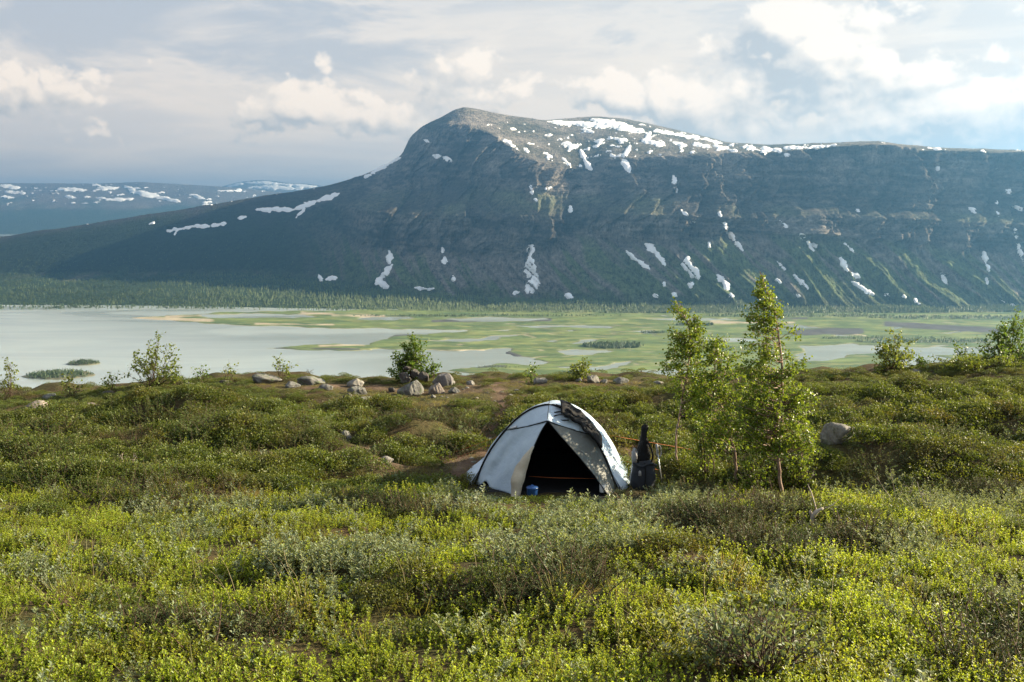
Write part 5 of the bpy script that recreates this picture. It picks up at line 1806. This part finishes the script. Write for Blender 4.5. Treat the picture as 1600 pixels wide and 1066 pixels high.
def blob(lst, wob=0.45):
    m = np.full(qx.shape, -9.0)
    for (cx, cy, rx_, ry_) in lst:
        m = np.maximum(m, 1 - np.hypot((qpx - cx) / rx_, (qpy - cy) / ry_))
    return m + wob * nn1 + 0.2 * nn2


far_z = sstep(772, 745, qpy)                           # the heath behind the tent line
m_wil = blob([(400, 800, 190, 13), (250, 805, 80, 10), (520, 905, 95, 42), (600, 872, 120, 22), (720, 795, 70, 22), (850, 850, 110, 55), (930, 800, 130, 30), (1050, 790, 90, 22), (980, 850, 60, 30), (1480, 790, 130, 26), (1580, 800, 60, 40), (1420, 860, 60, 36), (1560, 930, 60, 36), (70, 915, 45, 26), (40, 1010, 40, 30), (1170, 1000, 70, 34), (300, 845, 60, 14), (1350, 760, 60, 12)])
m_jun = blob([(1120, 815, 170, 28), (1250, 850, 150, 22), (760, 925, 150, 36), (660, 800, 80, 18), (560, 790, 60, 12), (1570, 1020, 60, 46), (1020, 780, 140, 12), (660, 670, 90, 48), (400, 1000, 60, 22), (250, 985, 80, 18), (920, 905, 70, 26), (1560, 770, 90, 16)])
m_dwb = blob([(170, 765, 185, 40), (1440, 735, 180, 45), (1200, 735, 130, 40), (300, 660, 200, 36), (70, 700, 110, 46), (1500, 690, 130, 30), (520, 700, 110, 40), (1330, 640, 90, 26)])
m_path = path_mask(qpx, qpy, qx, qy) * 2 - 0.75 + 0.5 * nn2
m_gra = np.maximum(blob([(660, 745, 110, 20), (690, 620, 140, 20), (580, 612, 150, 16), (470, 604, 90, 10), (930, 600, 120, 8), (380, 775, 60, 10), (1000, 720, 60, 26), (820, 600, 60, 8), (860, 760, 140, 10)]), m_path - 0.1)

typ = np.full(qx.shape, 'bil', dtype='<U3')
r1 = rng.random(qx.shape)
typ[(far_z > r1) & (nn2 < 0.15)] = 'hea'
typ[(far_z > r1) & (nn2 >= 0.55)] = 'dwb'
typ[(far_z > r1) & (nn2 >= 0.15) & (nn2 < 0.55)] = 'hea'
typ[(far_z > r1) & (nn3 > 0.5) & (nn2 > -0.1)] = 'jun'
typ[(m_dwb > 0.35) & (rng.random(qx.shape) < 0.6)] = 'dwb'
typ[(m_jun > 0.20)] = 'jun'
typ[(m_wil > 0.27) & (rng.random(qx.shape) < 0.72)] = 'wil'
near = far_z < 0.5
typ[near & (nn1 + 0.5 * nn2 < -0.72)] = 'hea'
typ[near & (rng.random(qx.shape) < 0.05)] = 'wil'
typ[(~near) & (rng.random(qx.shape) < 0.06)] = 'wil'
typ[near & (rng.random(qx.shape) < 0.03)] = 'gra'
typ[(~near) & (rng.random(qx.shape) < 0.05)] = 'gra'
typ[m_gra > 0.25] = 'gra'
keep = np.ones(qx.shape, bool)
thin = {'bil': 0.85, 'wil': 0.70, 'hea': 0.60, 'jun': 0.62, 'dwb': 0.62, 'gra': 0.85}
for k, v in thin.items():
    keep &= ~((typ == k) & (rng.random(qx.shape) > v))
keep &= ~((m_path > 0.32) & (rng.random(qx.shape) < 0.80))
gap = fbm(qx / 0.42, qy / 0.42, 831, 2, 0.5)
keep &= ~((gap < -0.28 + 0.22 * (~near)) & (rng.random(qx.shape) < 0.85))      # dark gaps between the tussocks
tx, ty = qx - TENT[0], qy - TENT[1]
keep &= ~((np.abs(tx) < 0.98 - 0.25 * np.clip(ty - 1, 0, 1)) & (ty > -0.62 + 0.45 * (np.abs(tx) > 0.7)) & (ty < 1.95))
keep &= ~(np.hypot(qx - pc[0], qy - pc[1] - 0.02) < 0.2)
for (rx_, ry_, rr) in ROCKS_XY:
    keep &= ~(np.hypot(qx - rx_, (qy - ry_) * 1.15) < rr * 0.95)
    # low plants only just in front of a stone, so that it shows
front_low = np.ones(qx.shape)
for (rx_, ry_, rr) in ROCKS_XY:
    front_low = np.where((np.abs(qx - rx_) < rr * 1.05) & (qy < ry_) & (qy > ry_ - rr - 0.75), np.minimum(front_low, 0.42), front_low)
front_low = np.where((np.abs(tx) < 1.15) & (ty < 0) & (ty > -2.4), np.minimum(front_low, 0.34), front_low)
front_low = np.where((np.abs(qx - pc[0]) < 0.3) & (qy < pc[1]) & (qy > pc[1] - 0.7), np.minimum(front_low, 0.5), front_low)
front_low = np.minimum(front_low, 1 - 0.55 * sstep(17.0, 18.6, qy))
LAB = {'bil': ('bilberry_cover', 'knee-low yellow-green bilberry shoots carpeting the foreground', 'bilberry'),
       'wil': ('grey_willow_cover', 'silvery grey-green dwarf willow in patches through the heath', 'dwarf willow'),
       'hea': ('crowberry_cover', 'dark olive crowberry mats over the terrace', 'crowberry'),
       'jun': ('juniper_cover', 'low dark juniper spreading over the heath', 'juniper'),
       'dwb': ('dwarf_birch_cover', 'dull green dwarf birch scrub between tent and terrace edge', 'dwarf birch'),
       'gra': ('grass_cover', 'short yellowish grass round the tent and worn path', 'grass')}
for k, (nm, lab, cat) in LAB.items():
    s = keep & (typ == k)
    n = int(s.sum())
    sc = rng.uniform(0.72, 1.22, n) * front_low[s] * np.clip(1 + 0.25 * nn1[s] + 0.42 * nn2[s], 0.45, 1.7)
    if k == 'gra':
        sc *= np.where(qpy[s] < 780, 0.62, 1.0)
    if k in ('bil', 'wil'):
        sc *= 0.84
    if k in ('dwb', 'jun'):
        sc *= np.where(qpy[s] < 640, 0.75, 1.05)
    wd = rng.uniform(0.95, 1.3, n) * np.maximum(sc, 0.62)
    tint = np.clip(rng.random(n) ** 4 * 0.5 + 0.9 * sstep(0.25, 0.9, nn3[s] + 0.5 * nn2[s]) * {'bil': 0.4, 'wil': 0.5, 'hea': 0.35, 'jun': 0.5, 'dwb': 0.35, 'gra': 0.7}[k], 0, 1)
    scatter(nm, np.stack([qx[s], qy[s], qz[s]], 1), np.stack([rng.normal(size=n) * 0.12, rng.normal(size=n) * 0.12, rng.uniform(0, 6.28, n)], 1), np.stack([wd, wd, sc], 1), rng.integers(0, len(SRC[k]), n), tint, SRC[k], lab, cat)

# ------------------------------------------------------------------ dead wood, dry stalks, the bare-twigged willow in front
dead_mat = plain_mat('bleached_wood', (0.42, 0.36, 0.30), 0.85, 0.2, 0.3, 14, 0.01)
s_ = spot(1268, 822)
dw = thing('dead_branch', s_, 'bleached forked dead branch sticking out of the dark juniper', 'branch')
y_ = s_[1]
for k, (nm, pl, rr) in enumerate((('stem', [(1267, 824), (1270, 808), (1276, 799), (1287, 794)], (0.022, 0.024, 0.02, 0.008)), ('fork', [(1270, 810), (1266, 800), (1267, 797)], (0.02, 0.016, 0.006)), ('spur', [(1276, 799), (1268, 770), (1262, 757)], (0.008, 0.006, 0.002)), ('spur', [(1286, 795), (1300, 790), (1312, 780)], (0.006, 0.005, 0.002)))):
    g = Geo()
    pq = np.array([at(px, py, y_ + 0.05 * k) for px, py in pl]) - s_
    g.tube(spline(pq, 10), np.interp(np.linspace(0, 1, 10), np.linspace(0, 1, len(rr)), rr), 7)
    obj(nm, g.mesh(nm, [dead_mat]), dw)
for k, (px, py, h_, n, lab) in enumerate(((1262, 770, 40, 5, 'bare dead twigs rising right of the tallest birch stem'), (1402, 790, 56, 4, 'tall bare twigs at left of the right-hand heath'), (1448, 800, 44, 4, 'tall bare twigs in the grey willow at the right'), (735, 695, 26, 4, 'dry twigs at the right end of the dark shrub mound'), (195, 742, 36, 4, 'pale dry twigs in the left dwarf birch scrub'), (1120, 900, 30, 4, 'dry stalks bending over the bilberry right of centre'))):
    s_ = spot(px, py)
    root = thing('dry_twigs', s_, lab, 'twigs', 'bare twigs in the heath')
    rs = np.random.default_rng(3000 + k)
    hh = h_ * s_[1] / FPX
    for q in range(n):
        d = np.array([rs.normal() * 0.35, rs.normal() * 0.3, 1.0]) * hh * rs.uniform(0.6, 1.1)
        pp = spline([np.zeros(3), d * 0.5 + rs.normal(size=3) * 0.03, d], 8)
        g = Geo()
        g.tube(pp, np.linspace(0.006, 0.002, 8), 5)
        for w_ in range(3):
            i = rs.integers(3, 7)
            g.tube(np.array([pp[i], pp[i] + norm(rs.normal(size=3) + d * 2) * hh * 0.25]), [0.0025, 0.001], 4, cap=False)
        obj('twig', g.mesh('twig', [grey_twig]), root)
wb_leaf = leaf_mat('front_willow_leaf', (0.10, 0.14, 0.06), (0.18, 0.22, 0.12), (0.13, 0.17, 0.08), 0.4, None, 0.5, 1.2)
s_ = spot(1180, 1062)
woody('willow_shrub', 'open grey willow shrub with dark bare branches in the right foreground', 'shrub', None, [(1180, 1062), (1180, 960)], s_[1], [(945, 1150, 1250), (965, 1090, 1260), (1000, 1060, 1290), (1035, 1070, 1290)], 58, 16, wb_leaf, twig_mat, 1201, leaf=(0.026, 0.040), clus=0.09, stems=1, wide=0.42)
gs = Geo()
for k in range(120):
    if k < 40:
        px, py = rng.uniform(0, 1600), rng.uniform(820, 1066)
    else:
        px, py = ((350, 925), (120, 905), (1370, 925), (1060, 1020), (190, 760), (420, 940), (1580, 860), (560, 740))[k % 8]
        px, py = px + rng.normal() * 45, py + rng.normal() * 18
    s_ = spot(px, py)
    hh = rng.uniform(0.16, 0.36)
    d = np.array([rng.normal() * 0.25, rng.normal() * 0.25, 1.0]) * hh
    gs.tube(spline([s_, s_ + d * 0.6, s_ + d + [rng.normal() * 0.05, 0, -0.01]], 6), np.linspace(0.0017, 0.0009, 6), 3, cap=False)
dry = plain_mat('dry_grass_stalk', (0.38, 0.31, 0.17), 0.8)
obj('grass_stalks', gs.mesh('grass_stalks', [dry]), None, None, 'single pale dry grass stalks standing above the bilberry', 'grass', None, 'stuff')
